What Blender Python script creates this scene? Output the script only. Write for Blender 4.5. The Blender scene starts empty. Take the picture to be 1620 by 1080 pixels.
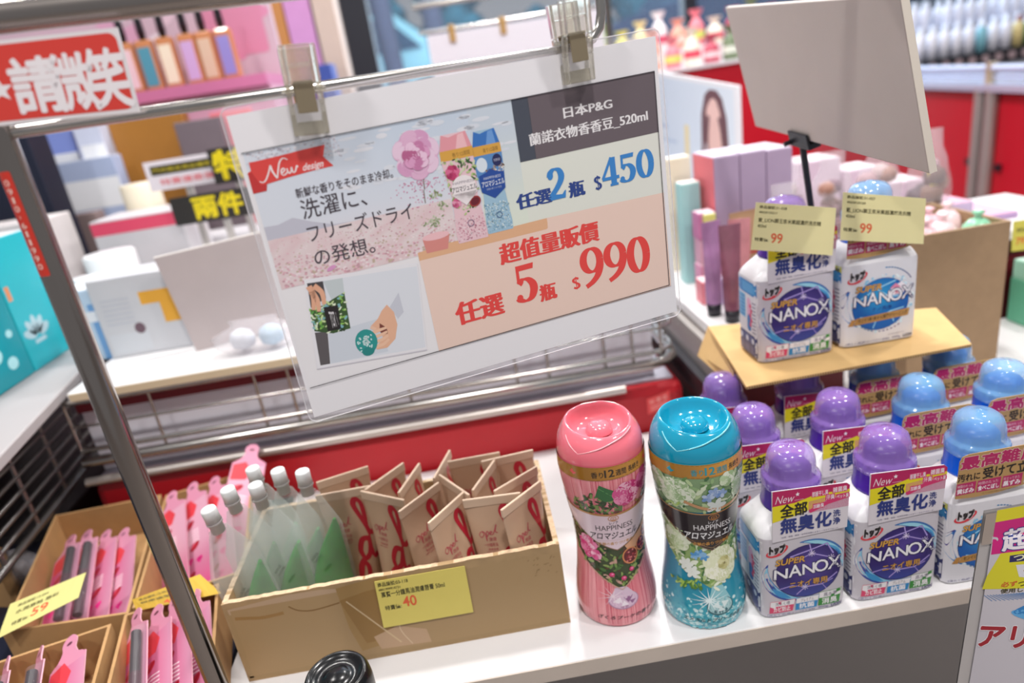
import bpy, math, random
import numpy as np
from math import sin, cos, pi, radians, sqrt, atan2, tan, hypot, degrees
from mathutils import Vector, Matrix
from mathutils.geometry import tessellate_polygon

SC = bpy.context.scene
COL = SC.collection
rng = random.Random(7)

# ------------------------------------------------------------------ camera
F = 1080.0
TH, RO, PS = radians(20.5), radians(9.0), radians(2.0)
CAM = Vector((0, 0, 0.4929))
_f0 = Vector((sin(PS), cos(PS), 0)); _r0 = Vector((cos(PS), -sin(PS), 0)); _z = Vector((0, 0, 1))
FWD = cos(TH) * _f0 - sin(TH) * _z
_u0 = cos(TH) * _z + sin(TH) * _f0
RGT = cos(RO) * _r0 - sin(RO) * _u0
UPV = cos(RO) * _u0 + sin(RO) * _r0
cd = bpy.data.cameras.new('camera')
cam = bpy.data.objects.new('camera', cd); COL.objects.link(cam)
cd.sensor_width = 36; cd.lens = 36 * F / 1620
cd.clip_start = 0.02; cd.clip_end = 100
cam.matrix_world = Matrix(((RGT.x, UPV.x, -FWD.x, CAM.x), (RGT.y, UPV.y, -FWD.y, CAM.y),
                           (RGT.z, UPV.z, -FWD.z, CAM.z), (0, 0, 0, 1)))
cd.dof.use_dof = True
cd.dof.focus_distance = 0.545
cd.dof.aperture_fstop = 3.3
SC.camera = cam

# ------------------------------------------------------------------ light
W = bpy.data.worlds.new('shop_ambience'); SC.world = W; W.use_nodes = True
bg = W.node_tree.nodes['Background']
bg.inputs[0].default_value = (0.96, 0.96, 1.0, 1); bg.inputs[1].default_value = 0.30

def area(name, loc, size, power, col=(1, 1, 1), target=None, shape='DISK', spread=180):
    l = bpy.data.lights.new(name, 'AREA'); l.shape = shape; l.size = size; l.energy = power; l.color = col
    l.spread = radians(spread)
    o = bpy.data.objects.new(name, l); COL.objects.link(o); o.location = loc
    d = Vector(target) - Vector(loc) if target else Vector((0, 0, -1))
    o.rotation_euler = d.to_track_quat('-Z', 'Y').to_euler()
    return o
# round ceiling downlights of the shop, and the daylight that comes in through the street window
for (lx, ly, p) in ((-0.9, -0.25, 14), (0.15, -0.2, 15), (1.1, -0.1, 14), (-0.8, 1.0, 8), (0.25, 1.0, 16), (1.3, 1.1, 14),
                    (-0.9, 2.3, 11), (0.4, 2.4, 20), (1.7, 2.4, 20)):
    area('downlight', (lx, ly, 1.75), 0.16, p, (1.0, 0.97, 0.94))
area('window_daylight', (0.6, 5.6, 1.6), 2.4, 55, (0.72, 0.86, 1.0), (0.6, 3.0, 0.4), 'SQUARE')
area('street_daylight', (0.6, 5.6, 4.6), 4.0, 900, (0.55, 0.78, 1.0), (0.6, 9.0, 0.6), 'SQUARE')

vs = SC.view_settings
vs.view_transform = 'Standard'; vs.look = 'None'; vs.gamma = 1; vs.use_curve_mapping = False
vs.exposure = 0.05
SC.cycles.max_bounces = 8; SC.cycles.transparent_max_bounces = 16
SC.cycles.use_denoising = True

# ------------------------------------------------------------------ helpers
def lin(h):
    if isinstance(h, (tuple, list)): return tuple(h)[:3]
    h = h.lstrip('#')
    o = []
    for i in (0, 2, 4):
        c = int(h[i:i + 2], 16) / 255
        o.append(c / 12.92 if c <= 0.04045 else ((c + 0.055) / 1.055) ** 2.4)
    return tuple(o)

def mix(a, b, t):
    a, b = lin(a), lin(b); return tuple(x + (y - x) * t for x, y in zip(a, b))

def ray(x, y): return FWD + (x - 810) / F * RGT - (y - 540) / F * UPV
def atY(x, y, Y): d = ray(x, y); return CAM + d * (Y / d.y)
def atZ(x, y, Z): d = ray(x, y); return CAM + d * ((Z - CAM.z) / d.z)
def atX(x, y, X): d = ray(x, y); return CAM + d * (X / d.x)
def atT(x, y, t): return CAM + ray(x, y) * t
def atP(x, y, p0, n):
    d = ray(x, y); return CAM + d * ((Vector(p0) - CAM).dot(n) / d.dot(n))

MATS = {}
def M(name, hexcol='#ffffff', rough=0.5, metal=0.0, noise=0.0, nscale=30.0, bump=0.0, alpha=1.0, trans=0.0, ior=1.45,
      emit=0.0, vcol=False, coat=0.0, stretch=None, sss=0.0):
    if name in MATS: return MATS[name]
    m = bpy.data.materials.new(name); m.use_nodes = True
    nt = m.node_tree; b = nt.nodes['Principled BSDF']
    c = lin(hexcol)
    b.inputs['Base Color'].default_value = (*c, 1)
    b.inputs['Roughness'].default_value = rough
    b.inputs['Metallic'].default_value = metal
    b.inputs['IOR'].default_value = ior
    b.inputs['Alpha'].default_value = alpha
    b.inputs['Transmission Weight'].default_value = trans
    b.inputs['Coat Weight'].default_value = coat
    if sss:
        b.inputs['Subsurface Weight'].default_value = sss
        b.inputs['Subsurface Radius'].default_value = (0.01, 0.01, 0.01)
    if emit:
        b.inputs['Emission Color'].default_value = (*c, 1); b.inputs['Emission Strength'].default_value = emit
    if vcol:
        a = nt.nodes.new('ShaderNodeVertexColor'); a.layer_name = 'Col'
        nt.links.new(a.outputs['Color'], b.inputs['Base Color'])
    if noise or bump:
        t = nt.nodes.new('ShaderNodeTexNoise'); t.inputs['Scale'].default_value = nscale; t.inputs['Detail'].default_value = 5
        tc = nt.nodes.new('ShaderNodeTexCoord')
        if stretch:
            mp = nt.nodes.new('ShaderNodeMapping'); mp.inputs['Scale'].default_value = stretch
            nt.links.new(tc.outputs['Object'], mp.inputs['Vector']); nt.links.new(mp.outputs['Vector'], t.inputs['Vector'])
        else:
            nt.links.new(tc.outputs['Object'], t.inputs['Vector'])
        if noise and not vcol:
            r = nt.nodes.new('ShaderNodeValToRGB')
            r.color_ramp.elements[0].position = 0.3; r.color_ramp.elements[1].position = 0.7
            r.color_ramp.elements[0].color = (*[x * (1 - noise) for x in c], 1)
            r.color_ramp.elements[1].color = (*[min(1, x * (1 + noise)) for x in c], 1)
            nt.links.new(t.outputs['Fac'], r.inputs['Fac']); nt.links.new(r.outputs['Color'], b.inputs['Base Color'])
        if bump:
            bp = nt.nodes.new('ShaderNodeBump'); bp.inputs['Strength'].default_value = bump; bp.inputs['Distance'].default_value = 0.002
            nt.links.new(t.outputs['Fac'], bp.inputs['Height']); nt.links.new(bp.outputs['Normal'], b.inputs['Normal'])
    MATS[name] = m
    return m

PRINT = lambda: M('printed_paper', rough=0.55, vcol=True)
GLOSS = lambda: M('printed_gloss', rough=0.28, vcol=True)
KRAFT = lambda: M('kraft_board', '#a98c66', 0.75, noise=0.10, nscale=60, bump=0.15)
WHITE = lambda: M('white_laminate', '#dcdadb', 0.35, noise=0.02, nscale=8)
CHROME = lambda: M('brushed_steel', '#9c948e', 0.14, 1.0, noise=0.10, nscale=40, stretch=(1, 1, 0.06))
STEEL = lambda: M('polished_wire', '#b9b5b0', 0.20, 1.0, noise=0.05)

class MB:
    """collects geometry for one mesh object"""
    def __init__(s): s.v = []; s.f = []; s.mi = []; s.c = []; s.sm = []; s.hasc = False
    def add(s, verts, faces, mat=0, col=None, smooth=False):
        o = len(s.v); s.v += [tuple(v) for v in verts]
        for f in faces: s.f.append(tuple(i + o for i in f)); s.mi.append(mat); s.sm.append(smooth)
        if col is None: s.c += [(0.8, 0.8, 0.8)] * len(verts)
        elif isinstance(col, list): s.c += col; s.hasc = True
        else: s.c += [lin(col)] * len(verts); s.hasc = True
        return s
    def box(s, x0, x1, y0, y1, z0, z1, mat=0, col=None):
        v = [(x, y, z) for z in (z0, z1) for y in (y0, y1) for x in (x0, x1)]
        return s.add(v, [(0, 2, 3, 1), (4, 5, 7, 6), (0, 1, 5, 4), (2, 6, 7, 3), (0, 4, 6, 2), (1, 3, 7, 5)], mat, col)
    def hexa(s, b, t, mat=0, col=None):
        v = list(b) + list(t)
        return s.add(v, [(3, 2, 1, 0), (4, 5, 6, 7), (0, 1, 5, 4), (1, 2, 6, 5), (2, 3, 7, 6), (3, 0, 4, 7)], mat, col)
    def prism(s, poly, z0, z1, mat=0, col=None, axis='z', smooth=False):
        n = len(poly)
        def pt(a, b, c): return (a, b, c) if axis == 'z' else ((a, c, b) if axis == 'y' else (c, a, b))
        v = [pt(a, b, z0) for a, b in poly] + [pt(a, b, z1) for a, b in poly]
        tr = tessellate_polygon([[Vector((a, b, 0)) for a, b in poly]])
        s.add(v, [tuple(t) for t in tr] + [tuple(i + n for i in reversed(t)) for t in tr], mat, col)
        return s.add(v, [(i, (i + 1) % n, n + (i + 1) % n, n + i) for i in range(n)], mat, col, smooth)
    def lathe(s, prof, seg=48, mat=0, col=None, c=(0, 0), smooth=True, rfun=None):
        v = []; f = []; n = len(prof)
        for i in range(seg):
            a = 2 * pi * i / seg
            for r, z in prof:
                if rfun: r2, z2 = rfun(a, r, z)
                else: r2, z2 = r, z
                v.append((c[0] + r2 * sin(a), c[1] - r2 * cos(a), z2))
        for i in range(seg):
            j = (i + 1) % seg
            for k in range(n - 1): f.append((i * n + k, j * n + k, j * n + k + 1, i * n + k + 1))
        s.add(v, f, mat, col, smooth)
        return s
    def loft(s, rings, mat=0, col=None, smooth=True, cap=True):
        n = len(rings[0]); v = [p for r in rings for p in r]; f = []
        for k in range(len(rings) - 1):
            for i in range(n):
                j = (i + 1) % n; f.append((k * n + i, k * n + j, (k + 1) * n + j, (k + 1) * n + i))
        s.add(v, f, mat, col, smooth)
        if cap:
            s.add(rings[0], [tuple(reversed(range(n)))], mat, col); s.add(rings[-1], [tuple(range(n))], mat, col)
        return s
    def tube(s, path, r, seg=12, mat=0, col=None, cap=True):
        P = [Vector(p) for p in path]; rings = []; up = None
        for i, p in enumerate(P):
            t = (P[min(i + 1, len(P) - 1)] - P[max(i - 1, 0)]).normalized()
            if up is None: up = Vector((0, 0, 1)) if abs(t.z) < 0.9 else Vector((1, 0, 0))
            a = (up - t * up.dot(t)).normalized(); b = t.cross(a); up = a
            rings.append([tuple(p + (a * cos(q) + b * sin(q)) * r) for q in [2 * pi * k / seg for k in range(seg)]])
        return s.loft(rings, mat, col, True, cap)
    def quad(s, a, b, c, d, mat=0, col=None): return s.add([a, b, c, d], [(0, 1, 2, 3)], mat, col)
    def build(s, name, mats, parent=None, bevel=0, world=False, bseg=2, solid=0):
        if not isinstance(mats, (list, tuple)): mats = [mats]
        me = bpy.data.meshes.new(name)
        v = s.v
        if world and parent is not None:
            L = parent.location; v = [(x - L.x, y - L.y, z - L.z) for x, y, z in v]
            pp = parent.parent
            while pp is not None:
                L = pp.location; v = [(x - L.x, y - L.y, z - L.z) for x, y, z in v]; pp = pp.parent
        me.from_pydata(v, [], s.f)
        me.polygons.foreach_set('material_index', s.mi); me.polygons.foreach_set('use_smooth', s.sm)
        if s.hasc:
            a = me.color_attributes.new('Col', 'FLOAT_COLOR', 'POINT')
            buf = np.ones((len(v), 4), np.float32); buf[:, :3] = np.array(s.c, np.float32); a.data.foreach_set('color', buf.ravel())
        for m in mats: me.materials.append(m)
        me.update()
        o = bpy.data.objects.new(name, me); COL.objects.link(o)
        if parent is not None: o.parent = parent
        if bevel:
            md = o.modifiers.new('bevel', 'BEVEL'); md.width = bevel; md.segments = bseg; md.limit_method = 'ANGLE'; md.angle_limit = radians(40)
        if solid:
            md = o.modifiers.new('solid', 'SOLIDIFY'); md.thickness = solid
        return o

def tag(o, label, cat, group=None, kind=None):
    if label: o['label'] = label
    if cat: o['category'] = cat
    if group: o['group'] = group
    if kind: o['kind'] = kind
    return o
def thing(name, label, cat, loc=(0, 0, 0), rz=0, group=None):
    o = bpy.data.objects.new(name, None); COL.objects.link(o); o.empty_display_size = 0.02
    o.location = loc; o.rotation_euler = (0, 0, rz)
    return tag(o, label, cat, group)
def struct(o): o['kind'] = 'structure'; return o
def dup(root, loc, label, rz=None, name=None, group=None):
    r = root.copy(); COL.objects.link(r); r.location = loc
    if rz is not None: r.rotation_euler = (0, 0, rz)
    r['label'] = label
    if group: r['group'] = group
    for ch in list(root.children):
        c = ch.copy(); COL.objects.link(c); c.parent = r
        for g in list(ch.children):
            d = g.copy(); COL.objects.link(d); d.parent = c
    return r

# ------------------------------------------------------------------ printed artwork
_tc = {}
def glyphs(s, bold=0.0):
    k = (s, bold)
    if k in _tc: return _tc[k]
    c = bpy.data.curves.new('t', 'FONT'); c.body = s; c.offset = bold; c.resolution_u = 3
    o = bpy.data.objects.new('t', c); COL.objects.link(o)
    me = bpy.data.meshes.new_from_object(o.evaluated_get(bpy.context.evaluated_depsgraph_get()))
    v = np.array([(p.co.x, p.co.y) for p in me.vertices]); t = [tuple(p.vertices) for p in me.polygons]
    bpy.data.objects.remove(o); bpy.data.curves.remove(c); bpy.data.meshes.remove(me)
    _tc[k] = (v, t)
    return _tc[k]

def smooth_path(pts, n=8, closed=False):
    P = [np.array(p, float) for p in pts]; out = []; N = len(P)
    for i in range(N if closed else N - 1):
        p0 = P[(i - 1) % N] if closed or i > 0 else P[0]; p1 = P[i]; p2 = P[(i + 1) % N]
        p3 = P[(i + 2) % N] if closed or i + 2 < N else P[-1]
        for k in range(n):
            t = k / n
            out.append(0.5 * (2 * p1 + (p2 - p0) * t + (2 * p0 - 5 * p1 + 4 * p2 - p3) * t * t + (3 * p1 - p0 - 3 * p2 + p3) * t ** 3))
    if not closed: out.append(P[-1])
    return [tuple(p) for p in out]

class Art:
    """flat printed picture in (u, v); every shape has a colour and a layer"""
    def __init__(s): s.items = []
    def tri(s, v, t, col, layer):
        if callable(col): cs = [lin(col(x, y)) for x, y in v]
        else: cs = [lin(col)] * len(v)
        s.items.append((v, t, cs, layer)); return s
    def poly(s, pts, col, layer=1):
        t = tessellate_polygon([[Vector((x, y, 0)) for x, y in pts]])
        return s.tri([tuple(p) for p in pts], [tuple(q) for q in t], col, layer)
    def rect(s, x0, y0, x1, y1, col, layer=1, r=0):
        if r:
            pts = []
            for cx, cy, a0 in ((x1 - r, y1 - r, 0), (x0 + r, y1 - r, 90), (x0 + r, y0 + r, 180), (x1 - r, y0 + r, 270)):
                pts += [(cx + r * cos(radians(a0 + k * 22.5)), cy + r * sin(radians(a0 + k * 22.5))) for k in range(5)]
            return s.poly(pts, col, layer)
        return s.tri([(x0, y0), (x1, y0), (x1, y1), (x0, y1)], [(0, 1, 2), (0, 2, 3)], col, layer)
    def grid(s, x0, y0, x1, y1, nx, ny, col, layer=0):
        v = [(x0 + (x1 - x0) * i / nx, y0 + (y1 - y0) * j / ny) for j in range(ny + 1) for i in range(nx + 1)]
        t = []
        for j in range(ny):
            for i in range(nx):
                a = j * (nx + 1) + i; t += [(a, a + 1, a + nx + 2), (a, a + nx + 2, a + nx + 1)]
        return s.tri(v, t, col, layer)
    def ell(s, cx, cy, rx, ry, col, layer=1, rot=0, n=20):
        c, q = cos(rot), sin(rot)
        v = [(cx, cy)] + [(cx + rx * cos(a) * c - ry * sin(a) * q, cy + rx * cos(a) * q + ry * sin(a) * c) for a in [2 * pi * k / n for k in range(n)]]
        return s.tri(v, [(0, 1 + k, 1 + (k + 1) % n) for k in range(n)], col, layer)
    def disc(s, cx, cy, rx, ry, col, layer=1, rot=0, nr=5, n=32):
        c, q = cos(rot), sin(rot); v = [(cx, cy)]; t = []
        for j in range(1, nr + 1):
            for k in range(n):
                a = 2 * pi * k / n; x, y = rx * cos(a) * j / nr, ry * sin(a) * j / nr
                v.append((cx + x * c - y * q, cy + x * q + y * c))
        for k in range(n): t.append((0, 1 + k, 1 + (k + 1) % n))
        for j in range(1, nr):
            for k in range(n):
                a = 1 + (j - 1) * n + k; b = 1 + (j - 1) * n + (k + 1) % n; t += [(a, a + n, b + n), (a, b + n, b)]
        return s.tri(v, t, col, layer)
    def strip(s, L, R, col, layer):
        n = len(L); return s.tri(list(L) + list(R), [x for i in range(n - 1) for x in ((i, i + 1, n + i + 1), (i, n + i + 1, n + i))], col, layer)
    def stroke(s, pts, w, col, layer=1, w1=None, thin=None, sm=True, n=7, ang=pi / 2):
        """pen stroke; with thin set, the width follows the direction like a broad pen"""
        P = smooth_path(pts, n) if sm and len(pts) > 2 else [tuple(p) for p in pts]
        L = []; R = []; N = len(P)
        for i in range(N):
            a = P[max(i - 1, 0)]; b = P[min(i + 1, N - 1)]; dx, dy = b[0] - a[0], b[1] - a[1]; d = hypot(dx, dy) or 1
            t = i / (N - 1)
            ww = w if w1 is None else w + (w1 - w) * t
            if thin is not None: ww = thin + (w - thin) * abs(cos(atan2(dy, dx) - ang)) ** 1.3
            nx, ny = -dy / d * ww / 2, dx / d * ww / 2
            L.append((P[i][0] + nx, P[i][1] + ny)); R.append((P[i][0] - nx, P[i][1] - ny))
        return s.strip(L, R, col, layer)
    def arc(s, cx, cy, rx, ry, w, col, layer=1, a0=0, a1=360, rot=0, w1=None, n=40):
        c, q = cos(rot), sin(rot); pts = []
        for k in range(n + 1):
            a = radians(a0 + (a1 - a0) * k / n); x, y = rx * cos(a), ry * sin(a); pts.append((cx + x * c - y * q, cy + x * q + y * c))
        if w1 is None: return s.stroke(pts, w, col, layer, sm=False)
        L = []; R = []
        for i, p in enumerate(pts):           # crescent: widest in the middle
            t = i / n; ww = w + (w1 - w) * sin(pi * t); dx, dy = p[0] - cx, p[1] - cy; d = hypot(dx, dy) or 1
            L.append((p[0] + dx / d * ww / 2, p[1] + dy / d * ww / 2)); R.append((p[0] - dx / d * ww / 2, p[1] - dy / d * ww / 2))
        return s.strip(L, R, col, layer)
    def T(s, txt, x0, y0, x1, y1, col, layer=2, bold=0.0, serif=0.0, shear=0.0, rot=0.0, out=None, outw=0.06):
        """text fitted to the box; out adds an outline in that colour"""
        def put(b, c, ly, ref=None):
            v, t = glyphs(txt, 0.0 if b > 0.016 else b)
            if len(v) == 0: return None
            lo, hi = v.min(0), v.max(0)
            q = np.empty_like(v)
            sx = (x1 - x0) / (hi[0] - lo[0]); sy = (y1 - y0) / (hi[1] - lo[1])
            q[:, 0] = (v[:, 0] - lo[0]) * sx; q[:, 1] = (v[:, 1] - lo[1]) * sy
            q[:, 0] += q[:, 1] * shear
            e = b * 0.62 if b > 0.016 else 0.0
            sh = [(0.0, 0.0)]
            if e: sh = [(e * cos(k * pi / 4), e * sin(k * pi / 4)) for k in range(8)] if e > 0.022 else [(e, e), (-e, e), (e, -e), (-e, -e)]
            if serif: sh = [(a_ + b_, c_ * 0.45) for a_, c_ in sh[::2] for b_ in (-serif, 0, serif)]
            for k, (ex, ey) in enumerate(sh):
                w = q.copy(); w[:, 0] += ex * sx; w[:, 1] += ey * sy
                cr, sr = cos(rot), sin(rot)
                pts = [(x0 + a_ * cr - b_ * sr, y0 + a_ * sr + b_ * cr) for a_, b_ in w]
                s.tri(pts, t, c, ly + k * 0.16)
            return lo, hi
        if out is not None:
            put(max(bold, .017) + outw, out, layer); put(bold, col, layer + 1.2)
        else: put(bold, col, layer)
        return s
    def rose(s, cx, cy, r, cols, layer=1, seed=0, squash=1.0):
        g = random.Random(seed); k = 0
        for ring, (rad, n, pr) in enumerate(((0.68, 7, 0.42), (0.48, 6, 0.38), (0.30, 5, 0.30), (0.16, 4, 0.2))):
            for i in range(n):
                a = 2 * pi * (i + g.random() * 0.3) / n + ring * 0.6
                x, y = cx + r * rad * cos(a), cy + r * rad * sin(a) * squash
                s.ell(x, y, r * pr, r * pr * 0.78 * squash, cols[(i + ring) % len(cols)], layer + k * 0.11, a + pi / 2, 14); k += 1
                s.ell(x + r * 0.07 * cos(a), y + r * 0.07 * sin(a), r * pr * 0.82, r * pr * 0.6 * squash, cols[(i + ring + 1) % len(cols)], layer + k * 0.11, a + pi / 2, 14); k += 1
        s.arc(cx, cy, r * 0.12, r * 0.12 * squash, r * 0.05, cols[0], layer + k * 0.11 + 0.2, 20, 330)
        s.arc(cx, cy, r * 0.27, r * 0.25 * squash, r * 0.05, cols[0], layer + k * 0.11 + 0.2, 200, 420)
        return s
    def leaves(s, poly, n, cols, size, layer, seed=0):
        g = random.Random(seed); xs = [p[0] for p in poly]; ys = [p[1] for p in poly]; m = 0; tries = 0
        while m < n and tries < n * 20:
            tries += 1
            x, y = g.uniform(min(xs), max(xs)), g.uniform(min(ys), max(ys)); ins = False
            for i in range(len(poly)):
                (ax, ay), (bx, by) = poly[i], poly[i - 1]
                if (ay > y) != (by > y) and x < (bx - ax) * (y - ay) / (by - ay) + ax: ins = not ins
            if not ins: continue
            z = size * g.uniform(0.5, 1.2)
            s.ell(x, y, z, z * g.uniform(0.3, 0.55), g.choice(cols), layer + m * 0.03, g.uniform(0, pi), 8); m += 1
        return s
    def build(s, name, mapf, parent=None, mat=None, maxlen=None, eps=6e-5, world=False, base=0.0001):
        mb = MB()
        for v, t, cs, ly in s.items:
            v = list(v); cs = list(cs); t = list(t)
            if maxlen:
                cache = {}; todo = t; t = []
                while todo:
                    a, b, c = todo.pop()
                    e = [(hypot(v[i][0] - v[j][0], v[i][1] - v[j][1]), i, j) for i, j in ((a, b), (b, c), (c, a))]
                    m_, i, j = max(e)
                    if m_ <= maxlen: t.append((a, b, c)); continue
                    k = (min(i, j), max(i, j))
                    if k not in cache:
                        cache[k] = len(v); v.append(((v[i][0] + v[j][0]) / 2, (v[i][1] + v[j][1]) / 2))
                        cs.append(tuple((p + q) / 2 for p, q in zip(cs[i], cs[j])))
                    mm = cache[k]; o = ({a, b, c} - {i, j}).pop()
                    todo.append((i, mm, o)); todo.append((mm, j, o))
            pts = [mapf(x, y, base + ly * eps) for x, y in v]
            # keep every face turned outwards
            fixed = []
            for a, b, c in t:
                ar = (v[b][0] - v[a][0]) * (v[c][1] - v[a][1]) - (v[c][0] - v[a][0]) * (v[b][1] - v[a][1])
                fixed.append((a, b, c) if ar > 0 else (a, c, b))
            mb.add(pts, fixed, 0, cs, bool(maxlen))
        return mb.build(name, mat or PRINT(), parent, world=world)

def flat(scale=0.001, y=0.0): return lambda u, v, d: (u * scale, y - d, v * scale)
def plane_map(o, X, Z, scale=0.001):
    o, X, Z = Vector(o), Vector(X).normalized(), Vector(Z).normalized(); N = X.cross(Z)
    return lambda u, v, d: tuple(o + X * (u * scale) + Z * (v * scale) + N * d)
def quad_map(TL, TR, BR, BL, w, h):
    """(u, v) in a w by h sheet to the sheet with these corners, v up"""
    TL, TR, BR, BL = map(Vector, (TL, TR, BR, BL)); N = (TR - TL).cross(TL - BL).normalized()
    def f(u, v, d):
        a, b = u / w, v / h
        return tuple((BL * (1 - a) + BR * a) * (1 - b) + (TL * (1 - a) + TR * a) * b + N * d)
    return f

# ------------------------------------------------------------------ the shop itself
FLOOR = -0.75
m_floor = M('floor_tile', '#a39b97', 0.45, noise=0.06, nscale=4)
struct(MB().box(-4, 5, -2.5, 5.2, FLOOR - 0.05, FLOOR).build('floor', m_floor))
WY = 4.6
p_l = atY(548, 60, WY).x; p_r = 3.6
m_wall = M('wall_paint', '#c9bcb4', 0.7, noise=0.03)
struct(MB().box(-4, p_l, WY, WY + 0.15, FLOOR, 2.2).build('wall_back', m_wall))
struct(MB().box(p_l, p_r, WY, WY + 0.15, FLOOR, 0.30).build('wall_back_sill', m_wall))
wf = struct(MB().box(p_l, p_l + 0.16, WY - 0.03, WY + 0.12, 0.30, 2.2).box(p_l + 0.16, p_r, WY, WY + 0.1, 0.30, 0.36)
            .box(1.55, 1.63, WY, WY + 0.1, 0.36, 2.2).build('window_1', M('window_frame_dark', '#2b2a33', 0.4)))
MB().box(p_l + 0.16, p_r, WY + 0.04, WY + 0.046, 0.36, 2.2).build('pane', M('window_glass', '#cfe0ee', 0.03, alpha=0.10), wf)
struct(MB().box(p_r, 5, WY, WY + 0.15, FLOOR, 2.2).build('wall_right', m_wall))
# street outside, which lies higher than the shop floor
STREET = 0.10
struct(MB().box(-8, 12, 4.76, 16, FLOOR, STREET - 0.005).build('street_pavement', M('asphalt', '#4a6a9a', 0.8, noise=0.1)))
def hedge(x0, x1, y, h, label):
    mb = MB(); g = random.Random(int(x0 * 10))
    for i in range(150):
        cx, cz, cy = g.uniform(x0, x1), g.uniform(STREET + .3, STREET + h), y + g.uniform(-.2, .2)
        r = g.uniform(.16, .34)
        mb.lathe([(0.001, cz - r), (r * .8, cz - r * .5), (r, cz), (r * .7, cz + r * .6), (0.001, cz + r)], 8, c=(cx, cy))
    tag(mb.build('hedge', M('hedge_leaf', '#23525c', 0.8, noise=0.6, nscale=6)), label, 'hedge')
hedge(-3.8, -0.4, 10.6, 4.2, 'dark green hedge across the street behind the window, left of the trunks')
hedge(-0.2, 6.6, 10.8, 4.0, 'dark green hedge across the street behind the parked car')
for i, (px, lb) in enumerate(((612, 'slim dark tree trunk outside the window beside the black window post'),
                              (690, 'slim dark tree trunk outside the window behind the white hanging card'))):
    q = atY(px, 40, 7.4)
    tag(MB().tube([(q.x + .05, 7.4, STREET - .004), (q.x, 7.4, 0.6), (q.x - .04, 7.4, 1.6), (q.x + .02, 7.4, 3.0)], 0.10, 10).build('tree_trunk', M('bark', '#4b4552', 0.9, noise=0.2)), lb, 'tree trunk')
def car(cx, y, L, colname, colhex, label):
    r = thing('parked_car', label, 'car', (cx, y, STREET))
    side = [(-.5, .22), (-.49, .42), (-.40, .52), (-.27, .56), (-.14, .86), (.22, .88), (.36, .60), (.47, .54), (.5, .40), (.5, .22)]
    MB().prism([(a * L, b * 1.45) for a, b in side], -.8, .8, axis='y').build('body', M(colname, colhex, 0.25, coat=0.6), r, bevel=0.05)
    MB().prism([(a * L, b * 1.45) for a, b in ((-.22, .60), (-.12, .83), (.20, .85), (.30, .62))], -.812, -.79, axis='y').build('side_window', M('car_glass', '#30485c', 0.1), r)
    for a in (-.31, .31):
        w = MB()
        v = [(a * L + .3 * cos(t), -.83, .3 + .3 * sin(t)) for t in [2 * pi * k / 20 for k in range(20)]]
        w.loft([v, [(x, -.62, z) for x, _, z in v]]).build('wheel', M('tyre', '#22232a', 0.8), r)
car(3.0, 7.0, 3.6, 'car_paint_dark', '#26364f', 'dark blue car parked outside the shop window')
car(-1.2, 8.9, 3.4, 'car_paint_mint', '#a9d3d0', 'pale mint car parked outside behind the slim tree trunks')

# ------------------------------------------------------------------ front shelf and the red bins it stands in
shelf = thing('display_shelf', 'white laminate display board that carries the detergent and bead bottles', 'shelf', (0.2, 0.66, 0))
MB().box(-0.305, 1.05, 0.475, 0.856, -0.018, 0).build('shelf_top', WHITE(), shelf, bevel=0.0012, world=True)
MB().box(-0.305, 1.05, 0.4742, 0.4752, -0.0172, -0.0008).build('edge_band', M('shelf_edge_shade', '#cdbfb3', 0.5, noise=0.03), shelf, world=True)  # front edge face in beige-grey, its shade put into the colour
MB().box(-0.29, 1.03, 0.835, 0.853, FLOOR, -0.018).build('support_panel', M('grey_steel', '#b3aca8', 0.5), shelf, world=True)
ledge = thing('side_ledge', 'dark navy ledge under the open cartons of lip tint cards', 'ledge', (-0.6, 0.6, -0.02))
MB().box(-0.95, -0.31, 0.36, 0.857, -0.03, -0.002).build('ledge_top', M('navy_board', '#1d2234', 0.5), ledge, world=True)
MB().box(-0.93, -0.33, 0.60, 0.62, FLOOR, -0.03).build('support_panel', M('grey_steel'), ledge, world=True)

RED = lambda: M('red_panel', '#b01c26', 0.42, noise=0.04, nscale=12)
def wire_grid(mb, a, b, z0, z1, nh, nv, r=0.0022):
    a, b = Vector(a), Vector(b)
    for k in range(nh):
        z = z0 + (z1 - z0) * k / (nh - 1); mb.tube([(a.x, a.y, z), (b.x, b.y, z)], r * (1.7 if k in (0, nh - 1) else 1), 8)
    for k in range(nv):
        p = a.lerp(b, k / (nv - 1)); mb.tube([(p.x, p.y, z0), (p.x, p.y, z1)], r, 6)
bin1 = thing('red_display_bin', 'red metal bargain bin with a wire basket rim behind the shelf', 'display bin', (-0.3, 1.2, FLOOR))
MB().box(-0.572, 0.262, 0.862, 1.45, FLOOR, 0.066).build('body', RED(), bin1, bevel=0.012, world=True)
MB().tube([(-0.572, 0.857, 0.074), (0.176, 0.857, 0.074)], 0.0062, 12).build('trim_rail', M('aluminium', '#c9c1bb', 0.35, 0.75), bin1, world=True)
mb = MB()
path = [(-0.572, 0.868, 0.099), (0.215, 0.868, 0.099), (0.240, 0.874, 0.099), (0.254, 0.888, 0.099), (0.258, 0.91, 0.099), (0.258, 1.44, 0.099)]
mb.tube(path, 0.0075, 12)
mb.build('basket_base_rail', STEEL(), bin1, world=True)
mb = MB(); wire_grid(mb, (-0.572, 0.872, 0), (0.235, 0.872, 0), 0.115, 0.185, 3, 2)
for x in (-.46, -.32, -.275, -.12, .03, .075, .155, .195): mb.tube([(x, .872, .1), (x, .872, .185)], .002, 6)
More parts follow.
